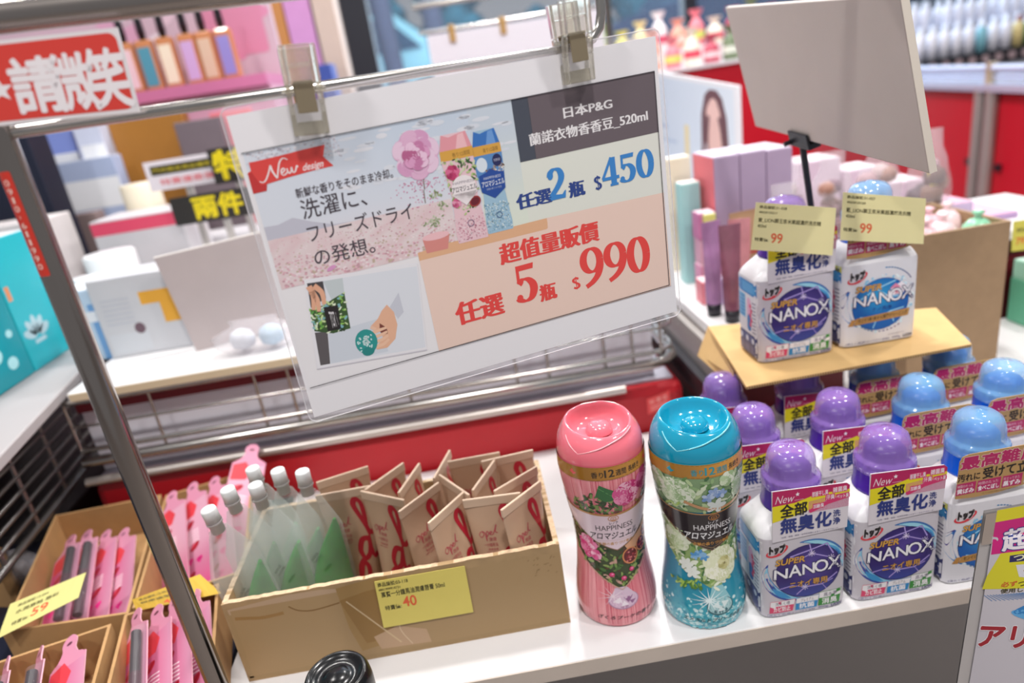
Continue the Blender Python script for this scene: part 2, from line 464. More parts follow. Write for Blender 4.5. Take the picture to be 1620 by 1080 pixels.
for z in (0.115, 0.150, 0.185):
    mb.tube([(0.235, 0.872, z), (0.252, 0.885, z), (0.257, 0.905, z), (0.257, 1.44, z)], 0.0030, 8)
for y in (0.93, 1.0, 1.07, 1.14, 1.21, 1.28): mb.tube([(0.257, y, 0.1), (0.257, y, 0.185)], 0.0022, 6)
mb.build('wire_basket', STEEL(), bin1, world=True)
MB().box(-0.565, 0.25, 0.88, 1.44, 0.067, 0.071).build('bin_floor', M('bin_floor_metal', '#b3b0bc', 0.35, 0.1), bin1, world=True)
MB().box(-0.565, 0.10, 0.884, 0.890, 0.165, 0.187).build('upper_band', M('band_red', '#6e1420', .5), bin1, world=True)
MB().box(-0.565, 0.228, 0.893, 0.897, 0.072, 0.170).build('inner_plate', M('plate_grey', '#d2cfd8', .4), bin1, world=True)
q = [atY(x, y, 0.8605) for x, y in ((1023, 631), (1059, 617), (1061, 641), (1025, 656))]
a = Art(); a.rect(0, 0, 34, 24, '#e04a4a', 0); a.T('特 價 區', 4, 13, 30, 20, '#f2a29c', 1, 0.02); a.rect(5, 4, 29, 6, '#f0928e', 1); a.rect(5, 8, 29, 10, '#f0928e', 1)
s_ = a.build('sticker', quad_map(*q, 34, 24), bin1, GLOSS(), world=True)

# left bin, wire side seen along its length
bin2 = thing('wire_display_bin', 'wire-sided bin with a white top board at the far left', 'display bin', (-0.8, 0.95, FLOOR))
MB().box(-1.2, -0.66, 0.88, 1.5, FLOOR, 0.0).build('body', M('bin_dark', '#3a3638', 0.5), bin2, world=True)
mb = MB(); wire_grid(mb, (-0.588, 0.62, 0), (-0.66, 1.3, 0), 0.058, 0.186, 8, 9, 0.003)
mb.build('wire_side', M('dull_wire', '#8b8784', 0.35, 0.9), bin2, world=True)
MB().hexa([(-0.535, 0.68, 0.19), (-1.25, 0.68, 0.19), (-1.25, 1.35, 0.19), (-0.65, 1.35, 0.19)],
          [(-0.535, 0.68, 0.204), (-1.25, 0.68, 0.204), (-1.25, 1.35, 0.204), (-0.65, 1.35, 0.204)]).build('top_board', M('off_white_board', '#aaa4a5', 0.5), bin2, bevel=0.002, world=True)
MB().box(-1.2, -0.98, 0.75, 1.3, -0.002, 0.19).build('post', M('bin_dark'), bin2, world=True)

table = thing('white_table_board', 'white table board with beige edge lying over the wire basket', 'board', (-0.2, 1.2, 0.19))
MB().box(-0.556, 0.13, 0.862, 1.60, 0.1895, 0.2025).build('board', WHITE(), table, bevel=0.002, world=True)
MB().box(-0.553, 0.127, 0.8608, 0.8625, 0.191, 0.201).build('edge_band', M('beige_edge', '#cdbb9c', 0.6), table, world=True)

# right bin with its white board
bin3 = thing('grey_display_bin', 'dark red bin with a grey rail and white top board on the right side', 'display bin', (0.6, 1.2, FLOOR))
MB().prism([(0.30, 0.87), (0.50, 0.87), (0.50, 1.035), (1.0, 1.035), (1.0, 1.26), (0.56, 1.26), (0.62, 1.90), (0.34, 1.90)], FLOOR, 0.10).build('body', M('dark_red', '#5a1018', 0.5), bin3, world=True)
MB().prism([(0.296, 0.80), (0.495, 0.80), (0.495, 1.03), (1.05, 1.03), (1.05, 1.27), (0.56, 1.27), (0.62, 1.92), (0.296, 1.92)], 0.136, 0.150).build('top_board', WHITE(), bin3, bevel=0.002, world=True)
MB().prism([(0.285, 0.795), (0.30, 0.795), (0.30, 1.62), (0.285, 1.62)], 0.085, 0.132).build('side_rail', M('aluminium'), bin3, bevel=0.006, world=True)
MB().prism([(0.272, 0.795), (0.287, 0.795), (0.287, 1.62), (0.272, 1.62)], 0.055, 0.085).build('lower_rail', M('rail_dark', '#3c3b40', 0.4, 0.6), bin3, bevel=0.004, world=True)

# ------------------------------------------------------------------ sign frame
D14 = Vector((cos(radians(13.3)), sin(radians(13.3)), 0)); N14 = Vector((sin(radians(13.3)), -cos(radians(13.3)), 0))
PB = Vector((-0.255, 0.43, 0))
def bar_pt(s, z): return tuple(PB + D14 * s + Vector((0, 0, z)))
frame = thing('sign_rack', 'tall steel sign frame with round post, thick top tube and thin hanging bar', 'sign rack', (PB.x, PB.y, FLOOR))
MB().tube([(PB.x, PB.y, FLOOR), (PB.x, PB.y, 0.567)], 0.0078, 20).build('post', CHROME(), frame, world=True)
mb = MB(); mb.tube([bar_pt(-0.006, 0.567)] + [bar_pt(0.05 * k, 0.567) for k in range(1, 20)], 0.0085, 20)
mb.build('top_tube', M('top_tube_steel', '#a09893', 0.25, 1.0, noise=0.08, stretch=(0.05, 1, 1)), frame, world=True)
s_end = 0.366
pts = [bar_pt(0.006 + k * (s_end - 0.02) / 8, 0.5085) for k in range(9)]
pts += [bar_pt(s_end - 0.004, 0.5095), bar_pt(s_end + 0.006, 0.5135), bar_pt(s_end + 0.012, 0.520), bar_pt(s_end + 0.0145, 0.529), bar_pt(s_end + 0.0145, 0.567)]
MB().tube(pts, 0.0035, 14).build('hanging_bar', STEEL(), frame, world=True)
MB().box(-0.36, -0.235, 0.40, 0.46, FLOOR, FLOOR + 0.012).build('foot_plate', CHROME(), frame, world=True)
# red number strip stuck on the post
a = Art(); a.rect(0, 0, 62, 7.6, '#c8372a', 0, r=1.0)
for i, ch in enumerate('0910-611990'):
    x = 4.2 + i * 5.2
    if ch == '-': a.rect(x + .4, 3.6, x + 2.2, 4.1, '#e9b7a8', 1)
    else: a.T(ch, x, 2.0, x + (2.9 if ch != '1' else 1.5), 5.7, '#eed0c4', 1, rot=0)
R_P = 0.00795
def post_map(u, v, d):
    th = radians(-48) + (v * 0.001) / R_P
    return (PB.x + (R_P + d) * sin(th), PB.y - (R_P + d) * cos(th), 0.4905 - u * 0.001)
# digits stand upright while the strip runs down the post
a2 = Art(); a2.rect(0, 0, 7.6, 62, '#c8372a', 0, r=1.0)
for i, ch in enumerate('0910-611990'):
    y = 62 - 8.2 - i * 4.95
    if ch == '-': a2.rect(3.4, y + 1, 3.9, y + 2.6, '#e9b7a8', 1)
    else: a2.T(ch, 2.2 if ch != '1' else 3.0, y, 5.2 if ch != '1' else 4.4, y + 3.6, '#eed0c4', 1)
def post_map2(u, v, d):
    th = radians(-40) + (u * 0.001) / R_P
    return (PB.x + (R_P + d) * sin(th), PB.y - (R_P + d) * cos(th), 0.4885 - 0.062 + v * 0.001)
s_ = a2.build('number_strip', post_map2, frame, GLOSS(), maxlen=2.0, world=True)
tag(s_, 'red sticker strip with white digits', None)

# red smile notice in front of the post
FO = PB + N14 * 0.012
def onF(x, y, off=0.012): return atP(x, y, PB + N14 * off, N14)
TR, BR = onF(186, 43), onF(222, 177); TL, BL = onF(-130, 78), onF(-90, 208)
m_ = quad_map(TL, TR, BR, BL, 160, 70)
red = thing('smile_notice', 'red notice card with white lettering on the top corner of the sign frame', 'notice', tuple((TL + BR) / 2))
mb = MB(); n_ = (TR - TL).cross(TL - BL).normalized() * 0.0012
mb.hexa([TL - n_, TR - n_, BR - n_, BL - n_], [TL, TR, BR, BL]); mb.build('card', M('card_white', '#dcd6d8', 0.4), red, world=True)
a = Art(); a.rect(3.5, 3.5, 156.5, 66.5, '#d04139', 0, r=7)
def px_uv(x, y):   # from the photograph to the card's own millimetres
    P_ = onF(x, y); e1 = (TR - TL); e2 = (TL - BL)
    A_ = np.array([[e1.dot(e1), e1.dot(e2)], [e1.dot(e2), e2.dot(e2)]]); b_ = np.array([(P_ - BL).dot(e1), (P_ - BL).dot(e2)])
    s, t = np.linalg.solve(A_, b_); return s * 160, t * 70
for ch, (ax, ay), (bx, by) in (('請', (27, 178), (80, 84)), ('微', (86, 172), (136, 78)), ('笑', (145, 167), (187, 70))):
    u0, v0 = px_uv(ax, ay); u1, v1 = px_uv(bx, by); cu = (u0 + u1) / 2
    a.T(ch, u0 + 1, v0 + 1, u1, v1 - 1, '#e6dfe2', 1, 0.045)
u, v = px_uv(0, 140)
def star(cx, cy, r): return [(cx + (r if k % 2 == 0 else r * .42) * sin(k * pi / 5), cy + (r if k % 2 == 0 else r * .42) * cos(k * pi / 5)) for k in range(10)]
a.poly(star(u - 1, v, 11), '#e6dfe2', 1)
for k, ch in enumerate('微'): pass
a.build('print', m_, red, GLOSS(), world=True)

# ------------------------------------------------------------------ the laminated price sign
NS = Vector((0.231, -0.973, -0.020)); PS_ = Vector((0.011, 0.488, 0.399))
def onS(x, y): return atP(x, y, PS_, NS)
TL, TR, BR, BL = onS(358, 184), onS(1037, 57), onS(1071, 492), onS(497, 660)
sm = quad_map(TL, TR, BR, BL, 297, 210)
sign = thing('price_sign', 'large laminated white price sign clipped under the thin steel bar', 'sign', tuple((TL + TR + BR + BL) / 4))
mb = MB(); mb.add([sm(x, y, -0.0006) for x, y in ((0, 0), (297, 0), (297, 210), (0, 210))] + [sm(x, y, 0) for x, y in ((0, 0), (297, 0), (297, 210), (0, 210))],
                  [(3, 2, 1, 0), (4, 5, 6, 7), (0, 1, 5, 4), (1, 2, 6, 5), (2, 3, 7, 6), (3, 0, 4, 7)])
mb.build('paper', M('sign_paper', '#ebe8ec', 0.45), sign, world=True)
lam = MB(); x0, y0, x1, y1, r = -3.5, -4, 300.5, 215, 6
outer = [];
for cx, cy, a0 in ((x1 - r, y1 - r, 0), (x0 + r, y1 - r, 90), (x0 + r, y0 + r, 180), (x1 - r, y0 + r, 270)):
    outer += [(cx + r * cos(radians(a0 + k * 18)), cy + r * sin(radians(a0 + k * 18))) for k in range(6)]
inner = []
for (ox, oy) in outer: inner.append((min(max(ox, 0.0), 297.0), min(max(oy, 0.0), 210.0)))
n = len(outer)
lam.add([sm(x, y, -0.0003) for x, y in outer + inner], [(i, (i + 1) % n, n + (i + 1) % n, n + i) for i in range(n)])
rim_pts = [sm(x, y, -0.0003) for x, y in outer] + [sm(*outer[0], -0.0003)]
lam.tube(rim_pts, 0.0004, 6, 1)
lam.build('laminate_border', [M('clear_film', '#e8e6ec', 0.12, alpha=0.28), M('film_edge', '#e4e0e4', 0.15, alpha=0.55)], sign, world=True)

S = Art()
S.rect(2.3, 23.0, 293.5, 187.3, '#ebe8eb', 0)
def sky(x, y):
    t = min(1, max(0, (y - 100) / 87)); b = mix('#e6d6dc', '#dadee8', min(1, t * 2.2)); b = mix(b, '#c6d2e2', max(0, (t - .35) / .65) * min(1, x / 110))
    return b
S.grid(3.0, 97, 182.4, 186.9, 24, 14, sky, 1)
def sky2(x, y): return mix('#dfe5d8', '#c9d3df', min(1, max(0, (y - 110) / 60)))
S.grid(150, 97, 195, 186.9, 6, 10, sky2, 1.2)
S.grid(182.4, 94, 293.5, 144.8, 12, 6, lambda x, y: mix('#dfe4d8', '#e2e2da', x / 300), 1.4)
# hills, cherry blossom, meadow
S.poly([(3, 130), (3, 140), (12, 139.5), (22, 142), (33, 137), (46, 132), (60, 131), (60, 126), (3, 126)], '#c3c2cf', 2)
g = random.Random(3)
S.grid(3, 97, 128, 131, 14, 6, lambda x, y: mix('#e0c4c8', '#e5d8d9', g.random()), 2.2)
for k in range(900):
    x, y = g.uniform(3, 128), g.uniform(98, 131) if g.random() < .75 else g.uniform(98, 116)
    y = min(y, 131 - max(0, x - 60) * .05)
    s = 0.3 + (131 - y) / 33 * 0.9
    S.ell(x, y, s, s * .7, g.choice(['#e3b9c3', '#d9a9b4', '#efdfe2', '#c99ea8', '#e7cdd2', '#c5b29f']), 2.4 + k * 0.002, 0, 6)
for k in range(240):
    x, y = g.uniform(3, 62), g.uniform(172, 187)
    if y < 178 - x * .1: continue
    S.ell(x, min(y, 186.3), g.uniform(.4, 1.1), g.uniform(.3, .8), g.choice(['#e9e4ea', '#c9c3cf', '#dcd6de', '#b7b3bf']), 2.4, 0, 6)
for k in range(60):
    S.ell(g.uniform(60, 180), g.uniform(150, 186), g.uniform(3, 7), g.uniform(.8, 1.8), mix('#d3d9e4', '#e3e3ea', g.random()), 2.3, 0, 12)
# ribbon
S.poly([(5.2, 181.1), (9, 181), (25, 181.5), (40, 182.3), (53.2, 182.6), (50.6, 175.6), (55.6, 168.7), (42, 168.4), (26, 167.4), (12.4, 166.1), (11, 162), (2.6, 161.9), (2.7, 174.9), (5, 176)], '#dd4a46', 5)
S.poly([(2.6, 161.9), (11, 162), (12.4, 166.1), (8.5, 166.5), (5.2, 175), (2.7, 174.9)], '#c43a3a', 5.3)
wr = '#f1e7e8'
def pen(pts, w=.8, th=.35, ly=7, c=wr): S.stroke(pts, w, c, ly, thin=th, ang=1.2)
pen([(8.5, 168.6), (9.8, 167.6), (12, 168.4), (15.0, 172.5), (17.2, 176.9)], .9, .5); pen([(17.2, 176.9), (17.6, 173), (19.4, 168.3)], 1.3, .6)
pen([(19.4, 168.3), (21, 172.5), (23.2, 177.6), (26, 179.6), (28.4, 178.2)], .9, .5)
pen([(22.6, 170.6), (25.0, 172.2), (24.6, 173.6), (23.2, 172.8), (22.6, 170.8), (23.4, 169.3), (25.2, 169.8), (26.6, 171.0)], .9, .45)
pen([(26.6, 173), (27.2, 169.8), (28.9, 171), (29.6, 173.2), (29.8, 169.9), (31.4, 170.4), (33.0, 173.4), (33.6, 172.4)], .9, .45)
S.T('design', 35.2, 167.9, 48.4, 173.9, wr, 7, 0.012, shear=0.35)
# headline
ink = '#4c444c'
S.T('新鮮な香りをそのまま冷却。', 27.8, 153.2, 92.2, 159.6, ink, 5, 0.012)
S.T('洗濯に、', 28.4, 139.0, 71.5, 152.0, ink, 5, 0.006)
S.T('フリーズドライ', 28.6, 123.6, 100.2, 135.2, ink, 5, 0.004)
S.T('の発想。', 28.6, 106.6, 69.6, 118.4, ink, 5, 0.006)
# rose
for k in range(140):
    t = g.random(); S.ell(110 + g.gauss(0, 7 + 3 * t), 152 - 24 * t * g.random() - 4, .45 * g.uniform(.6, 1.5), .4, g.choice(['#d78fb0', '#e0a9c2', '#cf6f99']), 5, 0, 6)
S.rose(110.5, 164.5, 16.5, ['#e0b3d0', '#e9cbe0', '#d79fc4'], 6, 2)
S.rose(110.2, 164.2, 9.8, ['#b9658f', '#dda0c6', '#c77fa9', '#ebc6de'], 16, 5)
for (px_, py_) in ((112, 150), (110.6, 141)): S.stroke([(px_, py_), (px_ - .6, py_ - 9)], .6, '#7a6a5a', 6)
for (px_, py_) in ((119, 136), (121, 128), (114.5, 119), (113, 117)):
    for k in range(14): S.ell(px_ + g.gauss(0, 2), py_ + g.gauss(0, 1.4), 1.1, .6, g.choice(['#a9b38c', '#c3c9ae', '#8f9c76']), 6, g.random() * 3, 8)
# pot and bottles pictured on the sign
S.poly([(97.6, 99.3), (115, 101), (150, 101.2), (196.2, 101.6), (196.2, 97), (195, 93.5), (97.6, 93.5)], '#e2b18c', 5)
S.poly([(102.9, 108.3), (122.5, 107.5), (119.5, 97.2), (103.9, 97.4)], '#d98d86', 6); S.ell(112.7, 108, 9.9, 2.6, '#eebfc4', 6.3)
def sbottle(x0, x1, yb, yt, cap, capd, top, mid, midc, low, seed, tilt):
    w = x1 - x0; H = yt - yb
    def pt(u, v): return (x0 + u * w + tilt * v, yb + v * H)
    prof = [(0.02, 0), (0, .08), (.06, .28), (.10, .42), (.04, .6), (-.02, .78), (.02, .88), (.12, 1)]
    S.poly([pt(u, v) for u, v in prof] + [pt(1 - u, v) for u, v in reversed(prof)], top, 7)
    S.poly([pt(.0, .86), pt(.12, 1), pt(.34, .97), pt(.55, .985), pt(.88, 1.0), pt(1.0, .86)], cap, 8)
    S.poly([pt(.5, .86), pt(.62, .98), pt(.80, .99), pt(.86, .86)], capd, 8.3)
    S.poly([pt(-.02, .77), pt(-.01, .86), pt(1.01, .86), pt(1.02, .77)], '#d9a44c', 8.6)
    S.T('香り12週間', *pt(.35, .79), *pt(.9, .83), '#7a5a2a', 9)
    return pt
pt = sbottle(127.5, 150.5, 98.6, 173.5, '#e39aa4', '#efbcc2', '#e8c4cc', None, None, None, 1, -1.2)
S.leaves([pt(.02, .42), pt(0, .77), pt(1, .77), pt(.95, .42), pt(.7, .28), pt(.5, .22), pt(.3, .28)], 150, ['#86a85a', '#5c8244', '#b7c98a', '#3f5f38', '#d3d9b8'], 1.6, 8.7, 4)
S.rose(*pt(.26, .66), 5.2, ['#c2416f', '#db6f96', '#a82f5c'], 13, 3)
S.rose(*pt(.2, .38), 3.4, ['#d2668e', '#e6a0ba', '#b84a76'], 13, 4)
S.ell(*pt(.78, .36), 4.4, 3.6, '#9c3b3a', 13.5, .4); S.ell(*pt(.78, .36), 3.4, 2.6, '#6e2430', 13.7, .4)
S.ell(*pt(.52, .50), 9.0, 9.0, '#efe6e8', 15); S.poly([pt(.1, .46), pt(.5, .34), pt(.94, .46)], '#efe6e8', 15)
S.T('HAPPINESS', *pt(.2, .545), *pt(.86, .57), '#8a7f8c', 16); S.T('アロマジュエル', *pt(.14, .475), *pt(.92, .525), '#4c444c', 16, .02)
for k in range(220): x, y = pt(g.uniform(.04, .96), g.uniform(.02, .24)); S.ell(x, y, .5, .5, g.choice(['#f0dbe0', '#d9a5b4', '#c98a9c', '#ead0d6']), 8.8, 0, 6)
S.arc(*pt(.52, .17), 2.2, 2.2, .5, '#8c6f8c', 15)
pt = sbottle(150.2, 170.0, 100.2, 171.5, '#3d74bd', '#6d9bd6', '#9fc0d6', None, None, None, 2, -.6)
S.poly([pt(-.02, .6), pt(-.02, .77), pt(1.02, .77), pt(1.0, .6), pt(.95, .42), pt(.05, .42)], '#5d8dc4', 8)
S.ell(*pt(.22, .68), 4, 5, '#d8e2ec', 8.6); S.leaves([pt(.2, .56), pt(1, .56), pt(1, .66), pt(.4, .64)], 60, ['#e8e2dc', '#b39a84', '#6f5b52'], 1.3, 9, 7)
S.poly([pt(.04, .58), pt(.30, .60), pt(.5, .63), pt(.7, .6), pt(.98, .58), pt(.94, .42), pt(.5, .34), pt(.06, .42)], '#2c4f9c', 12)
S.T('HAPPINESS', *pt(.2, .535), *pt(.84, .56), '#cfd6e6', 13); S.T('アロマジュエル', *pt(.1, .465), *pt(.94, .52), '#e9edf4', 13, .02); S.T('衣類の香りづけ専用', *pt(.24, .43), *pt(.8, .45), '#b8c4dc', 13)
S.disc(*pt(.80, .70), 3.4, 4.2, '#2b2f5c', 12.5); S.T('数量限定', *pt(.68, .69), *pt(.92, .715), '#c9c9dc', 13)
for k in range(260): x, y = pt(g.uniform(.04, .96), g.uniform(.02, .30)); S.ell(x, y, .5, .5, g.choice(['#dbe8ea', '#8fb4c4', '#7aa0b8', '#c5dbe0']), 8.8, 0, 6)
S.arc(*pt(.55, .17), 2.0, 2.0, .5, '#4c6a94', 13)
# dark heading
S.rect(182.4, 144.8, 194.6, 187.1, '#4c505c', 5); S.rect(194.3, 144.6, 293.5, 187.1, '#6b6066', 5)
S.T('日本P&G', 219.5, 167.8, 257.4, 175.3, '#ece8ea', 6, .028, serif=.03)
S.T('蘭諾衣物香香豆_520ml', 191.5, 153.8, 285.0, 162.4, '#ece8ea', 6, .024, serif=.03)
# prices
db, lb, rd = '#33498c', '#3f86cc', '#e64b47'
def didone(ch, x0, y0, x1, y1, c, ly):
    w, h = x1 - x0, y1 - y0
    def q(u, v): return (x0 + u * w, y0 + v * h)
    tk, tn = w * .34, w * .10; L_ = [ly]
    def nx(): L_[0] += .5; return L_[0]
    def pn(P_, t=tk, n_=tn): S.stroke([q(*p) for p in P_], t, c, nx(), thin=n_, n=8)
    if ch == '0':
        S.stroke([q(.5 + .36 * cos(a_), .5 + .455 * sin(a_)) for a_ in [2 * pi * k / 40 for k in range(41)]], tk, c, nx(), thin=tn, sm=False)
    elif ch == '9':
        S.stroke([q(.5 + .36 * cos(a_), .66 + .30 * sin(a_)) for a_ in [2 * pi * k / 40 for k in range(41)]], tk * .92, c, nx(), thin=tn, sm=False)
        pn([(.86, .66), (.84, .45), (.70, .24), (.45, .09), (.16, .0)], tk * .9, tn * 1.4)
    elif ch == '4':
        S.stroke([q(.68, .02), q(.68, .98)], tk * .95, c, nx(), sm=False); S.stroke([q(.62, .98), q(.05, .28)], tn * 1.5, c, nx(), sm=False)
        S.stroke([q(.02, .27), q(1.0, .27)], tn * 1.7, c, nx(), sm=False); S.stroke([q(.45, .03), q(.92, .03)], tn * 1.2, c, nx(), sm=False)
    elif ch == '5':
        S.stroke([q(.20, .98), q(.18, .52)], tn * 1.3, c, nx(), sm=False); S.poly([q(.15, .98), q(.90, .985), q(.86, .84), q(.15, .84)], c, nx())
        pn([(.18, .50), (.36, .60), (.58, .58), (.76, .45), (.78, .28), (.64, .10), (.40, .035), (.18, .08), (.10, .16)])
        S.ell(*q(.15, .15), w * .13, w * .13, c, nx())
    elif ch == '2':
        pn([(.16, .74), (.22, .88), (.42, .965), (.66, .92), (.78, .76), (.72, .58), (.50, .38), (.24, .20), (.08, .04)], tk, tn * 1.2)
        S.ell(*q(.18, .74), w * .13, w * .13, c, nx()); S.poly([q(.06, .0), q(.06, .10), (q(.35, .16)), q(.72, .13), q(.88, .24), q(.94, .24), q(.88, .0)], c, nx())
    elif ch == '$':
        pn([(.80, .78), (.55, .90), (.24, .82), (.22, .66), (.50, .52), (.78, .36), (.76, .18), (.46, .09), (.18, .20)], tk * .95, tn * 1.4)
        S.stroke([q(.5, .0), q(.5, 1.0)], tn * 1.1, c, nx(), sm=False)
S.T('任選', 175.4, 112.2, 201.8, 123.0, db, 5, .04, serif=.03)
didone('2', 200.5, 113.2, 214.8, 135.6, lb, 6); S.T('瓶', 216.6, 111.9, 228.4, 123.0, db, 5, .04, serif=.03)
didone('$', 236.6, 112.6, 243.0, 123.4, db, 6)
for k, ch in enumerate('450'): didone(ch, 243.4 + k * 14.6, 113.6, 257.6 + k * 14.6, 134.6, lb, 6)
S.poly([(97.6, 94.0), (195, 94.0), (196, 101.6), (240, 100.6), (293.4, 99.2), (293.4, 23.2), (98.0, 23.2)], '#eccfc2', 4.6)
S.poly([(97.6, 94.0), (97.6, 99.3), (108, 100), (125, 99), (150, 99.4), (196, 101.6), (196, 94)], '#e0b494', 4.7)
S.T('超值量販價', 156.6, 75.4, 235.4, 90.6, rd, 6, .045, serif=.03)
S.T('任選', 116.2, 38.6, 152.2, 56.0, rd, 6, .04, serif=.03)
didone('5', 163.6, 42.6, 182.2, 72.2, rd, 6); S.T('瓶', 182.6, 39.4, 195.2, 52.4, rd, 6, .04, serif=.03)
didone('$', 209.0, 41.6, 216.0, 51.8, rd, 6)
for k, ch in enumerate('990'): didone(ch, 217.6 + k * 19.9, 41.4, 236.8 + k * 19.9, 71.6 - k * .6, rd, 6)
# small photograph
S.poly([(18.6, 99.4), (96.0, 91.6), (89.4, 26.4), (11.0, 35.0)], '#cfcbd4', 5); S.poly([(18.4, 100.2), (96.0, 92.6), (89.6, 27.4), (11.2, 35.8)], '#e9e7ec', 5.3)
S.poly([(19.8, 97.2), (95.0, 90.3), (88.7, 29.3), (13.9, 37.4)], '#dde0e8', 5.6)
S.poly([(30.4, 95.9), (43.5, 95), (41, 76), (33, 79)], '#c5cdd0', 5.8); S.poly([(19.8, 97.2), (30.3, 96.1), (29.4, 84), (18, 80)], '#4b474a', 5.9)
S.poly([(16.1, 62), (24.6, 60.5), (20.6, 36.8), (13.9, 37.4)], '#5f5a5c', 5.9); S.poly([(25, 59), (60, 60), (62, 34), (21, 36.6)], '#cfd5df', 5.8)
S.poly([(17.0, 79), (27, 79.5), (33, 82), (42.2, 84.9), (40.2, 58.4), (28, 58.0), (16.2, 63)], '#3f5a35', 6.1)
S.leaves([(16.6, 79), (27, 79.5), (33, 82), (42, 84.5), (40, 58.6), (28, 58.6), (16.4, 63)], 130, ['#8fbf5a', '#c8dca0', '#5f9a4a', '#e3ecd0', '#86b8c0', '#31452c'], 1.7, 6.3, 9)
S.poly([(26.2, 78.2), (35.9, 77.2), (33.9, 59.9), (24.8, 60.6)], '#2b2628', 10.5)
S.T('アロマ', 28.6, 62, 31.8, 74, '#e6e2e4', 11, .02); S.T('HAPPINESS', 32.6, 63, 33.2, 73, '#a5a0a2', 11)
for p_ in (((20.4, 95), (21.6, 88), (19.4, 78)), ((23.6, 94.4), (27.6, 88.6), (27.2, 80)), ((21.2, 91), (23.4, 84), (22.6, 76))): S.stroke(list(p_), 4.2, '#e3ac8f', 10.6, w1=2.6)
S.poly([(68.5, 68.5), (72.2, 62), (72.6, 52), (69, 42), (62, 37), (54.5, 37.6), (54, 40), (60, 44), (61, 49), (55, 53), (54, 56), (60, 60), (64, 65)], '#e5b396', 7)
S.poly([(60.6, 56.5), (64.6, 52), (64.8, 47.5), (60.5, 47.2), (59.4, 51)], '#7a4038', 7.4)
for k in range(4): S.stroke([(54.5, 40 + k * 3.6), (60, 40.5 + k * 3.7), (64.5, 43 + k * 3)], 2.6, '#ebc0a4', 7.6, w1=1.8)
S.ell(48.6, 45.6, 7.8, 9.4, '#2f9490', 8); S.ell(48.4, 38.2, 4.4, 3.4, '#2b8582', 8.2)
for k in range(46): S.ell(48.4 + g.gauss(0, 2.5), 45.6 + g.gauss(0, 2.1), .8, .5, '#d8ecec', 8.6, g.random() * 3, 7)
S.stroke([(54, 55.5), (57, 52.5)], 2.4, '#e9c0a8', 9)
S.poly([(70, 66), (78.5, 75), (79, 60), (74, 56)], '#c9cbd6', 6.4); S.ell(38, 103.4, 3.4, 1.5, '#d99ac6', 6, .35)
# thin rule around the print
for p_ in (((2.3, 187.2), (293.6, 187.0)), ((293.5, 187.1), (292.9, 140)), ((292.9, 140), (291.6, 24)), ((291.7, 24.4), (2.9, 23.1))): S.stroke(list(p_), .55, '#3a363c', 18, sm=False)
S.build('print', sm, sign, M('sign_print', rough=0.45, vcol=True), eps=3e-5, world=True)

# clear spring clips that hold the sign on the bar
def clip(px, py, s, label, rot):
    c = onS(px, py) ; c = c + NS * 0.002
    r = thing('sign_clip', label, 'clip', tuple(c), radians(13.3), 'clear clips on the hanging bar')
    r.rotation_euler = (0, rot, radians(13.3)); r.scale = (1.75, 1.3, 1.25)
    cl = M('clear_plastic', '#e9e4d6', 0.06, trans=0.85, ior=1.42, alpha=0.8); cl2 = cl
    mb = MB()
    for y0, y1, dz in ((-0.0052, -0.0022, 0), (0.0020, 0.0046, 0)):
        sg = -1 if y0 < 0 else 1
        prof = [(-0.020, y0 if sg < 0 else y1), (-0.006, (y0 if sg < 0 else y1) + sg * 0.0015), (0.004, (y0 if sg < 0 else y1) + sg * 0.004), (0.0215, (y0 if sg < 0 else y1) + sg * 0.0052)]
        for xa, xb in ((-0.0062, -0.0044), (0.0044, 0.0062)):
            for (za, ya), (zb, yb) in zip(prof[:-1], prof[1:]):
                mb.hexa([(xa, ya, za), (xb, ya, za), (xb, ya - sg * .004, za), (xa, ya - sg * .004, za)], [(xa, yb, zb), (xb, yb, zb), (xb, yb - sg * .004, zb), (xa, yb - sg * .004, zb)])
        ya = prof[0][1]; mb.box(-0.0044, 0.0044, min(ya, ya - sg * .003), max(ya, ya - sg * .003), -0.020, -0.0135)
        yb = prof[3][1]; mb.box(-0.0044, 0.0044, min(yb, yb - sg * .0025), max(yb, yb - sg * .0025), 0.013, 0.0215)
        mb.box(-0.0044, 0.0044, min(yb, yb - sg * .001) + sg * -.001, max(yb, yb - sg * .001) + sg * -.001, 0.004, 0.013)
    mb.build('jaws', cl, r, bevel=0.0006)
    mb = MB(); mb.box(-0.0034, 0.0034, -0.0080, -0.0072, -0.0095, 0.0050); mb.box(-0.0034, 0.0034, 0.0068, 0.0076, -0.0095, 0.0050)
    mb.box(-0.0034, 0.0034, -0.0080, 0.0076, 0.0045, 0.0054)
    mb.build('spring_plate', M('spring_steel', '#a09178', 0.3, 0.6), r, bevel=0.0003)
    mb = MB(); mb.tube([(-0.0075, 0, 0.0015), (0.0075, 0, 0.0015)], 0.0011, 8); mb.build('pin', cl2, r)
    return r
clip(481, 147, 1, 'clear plastic clip holding the left end of the sign, beside the red notice', radians(3))
clip(904, 70, 1, 'clear plastic clip holding the right end of the sign near the bent bar end', radians(-2))

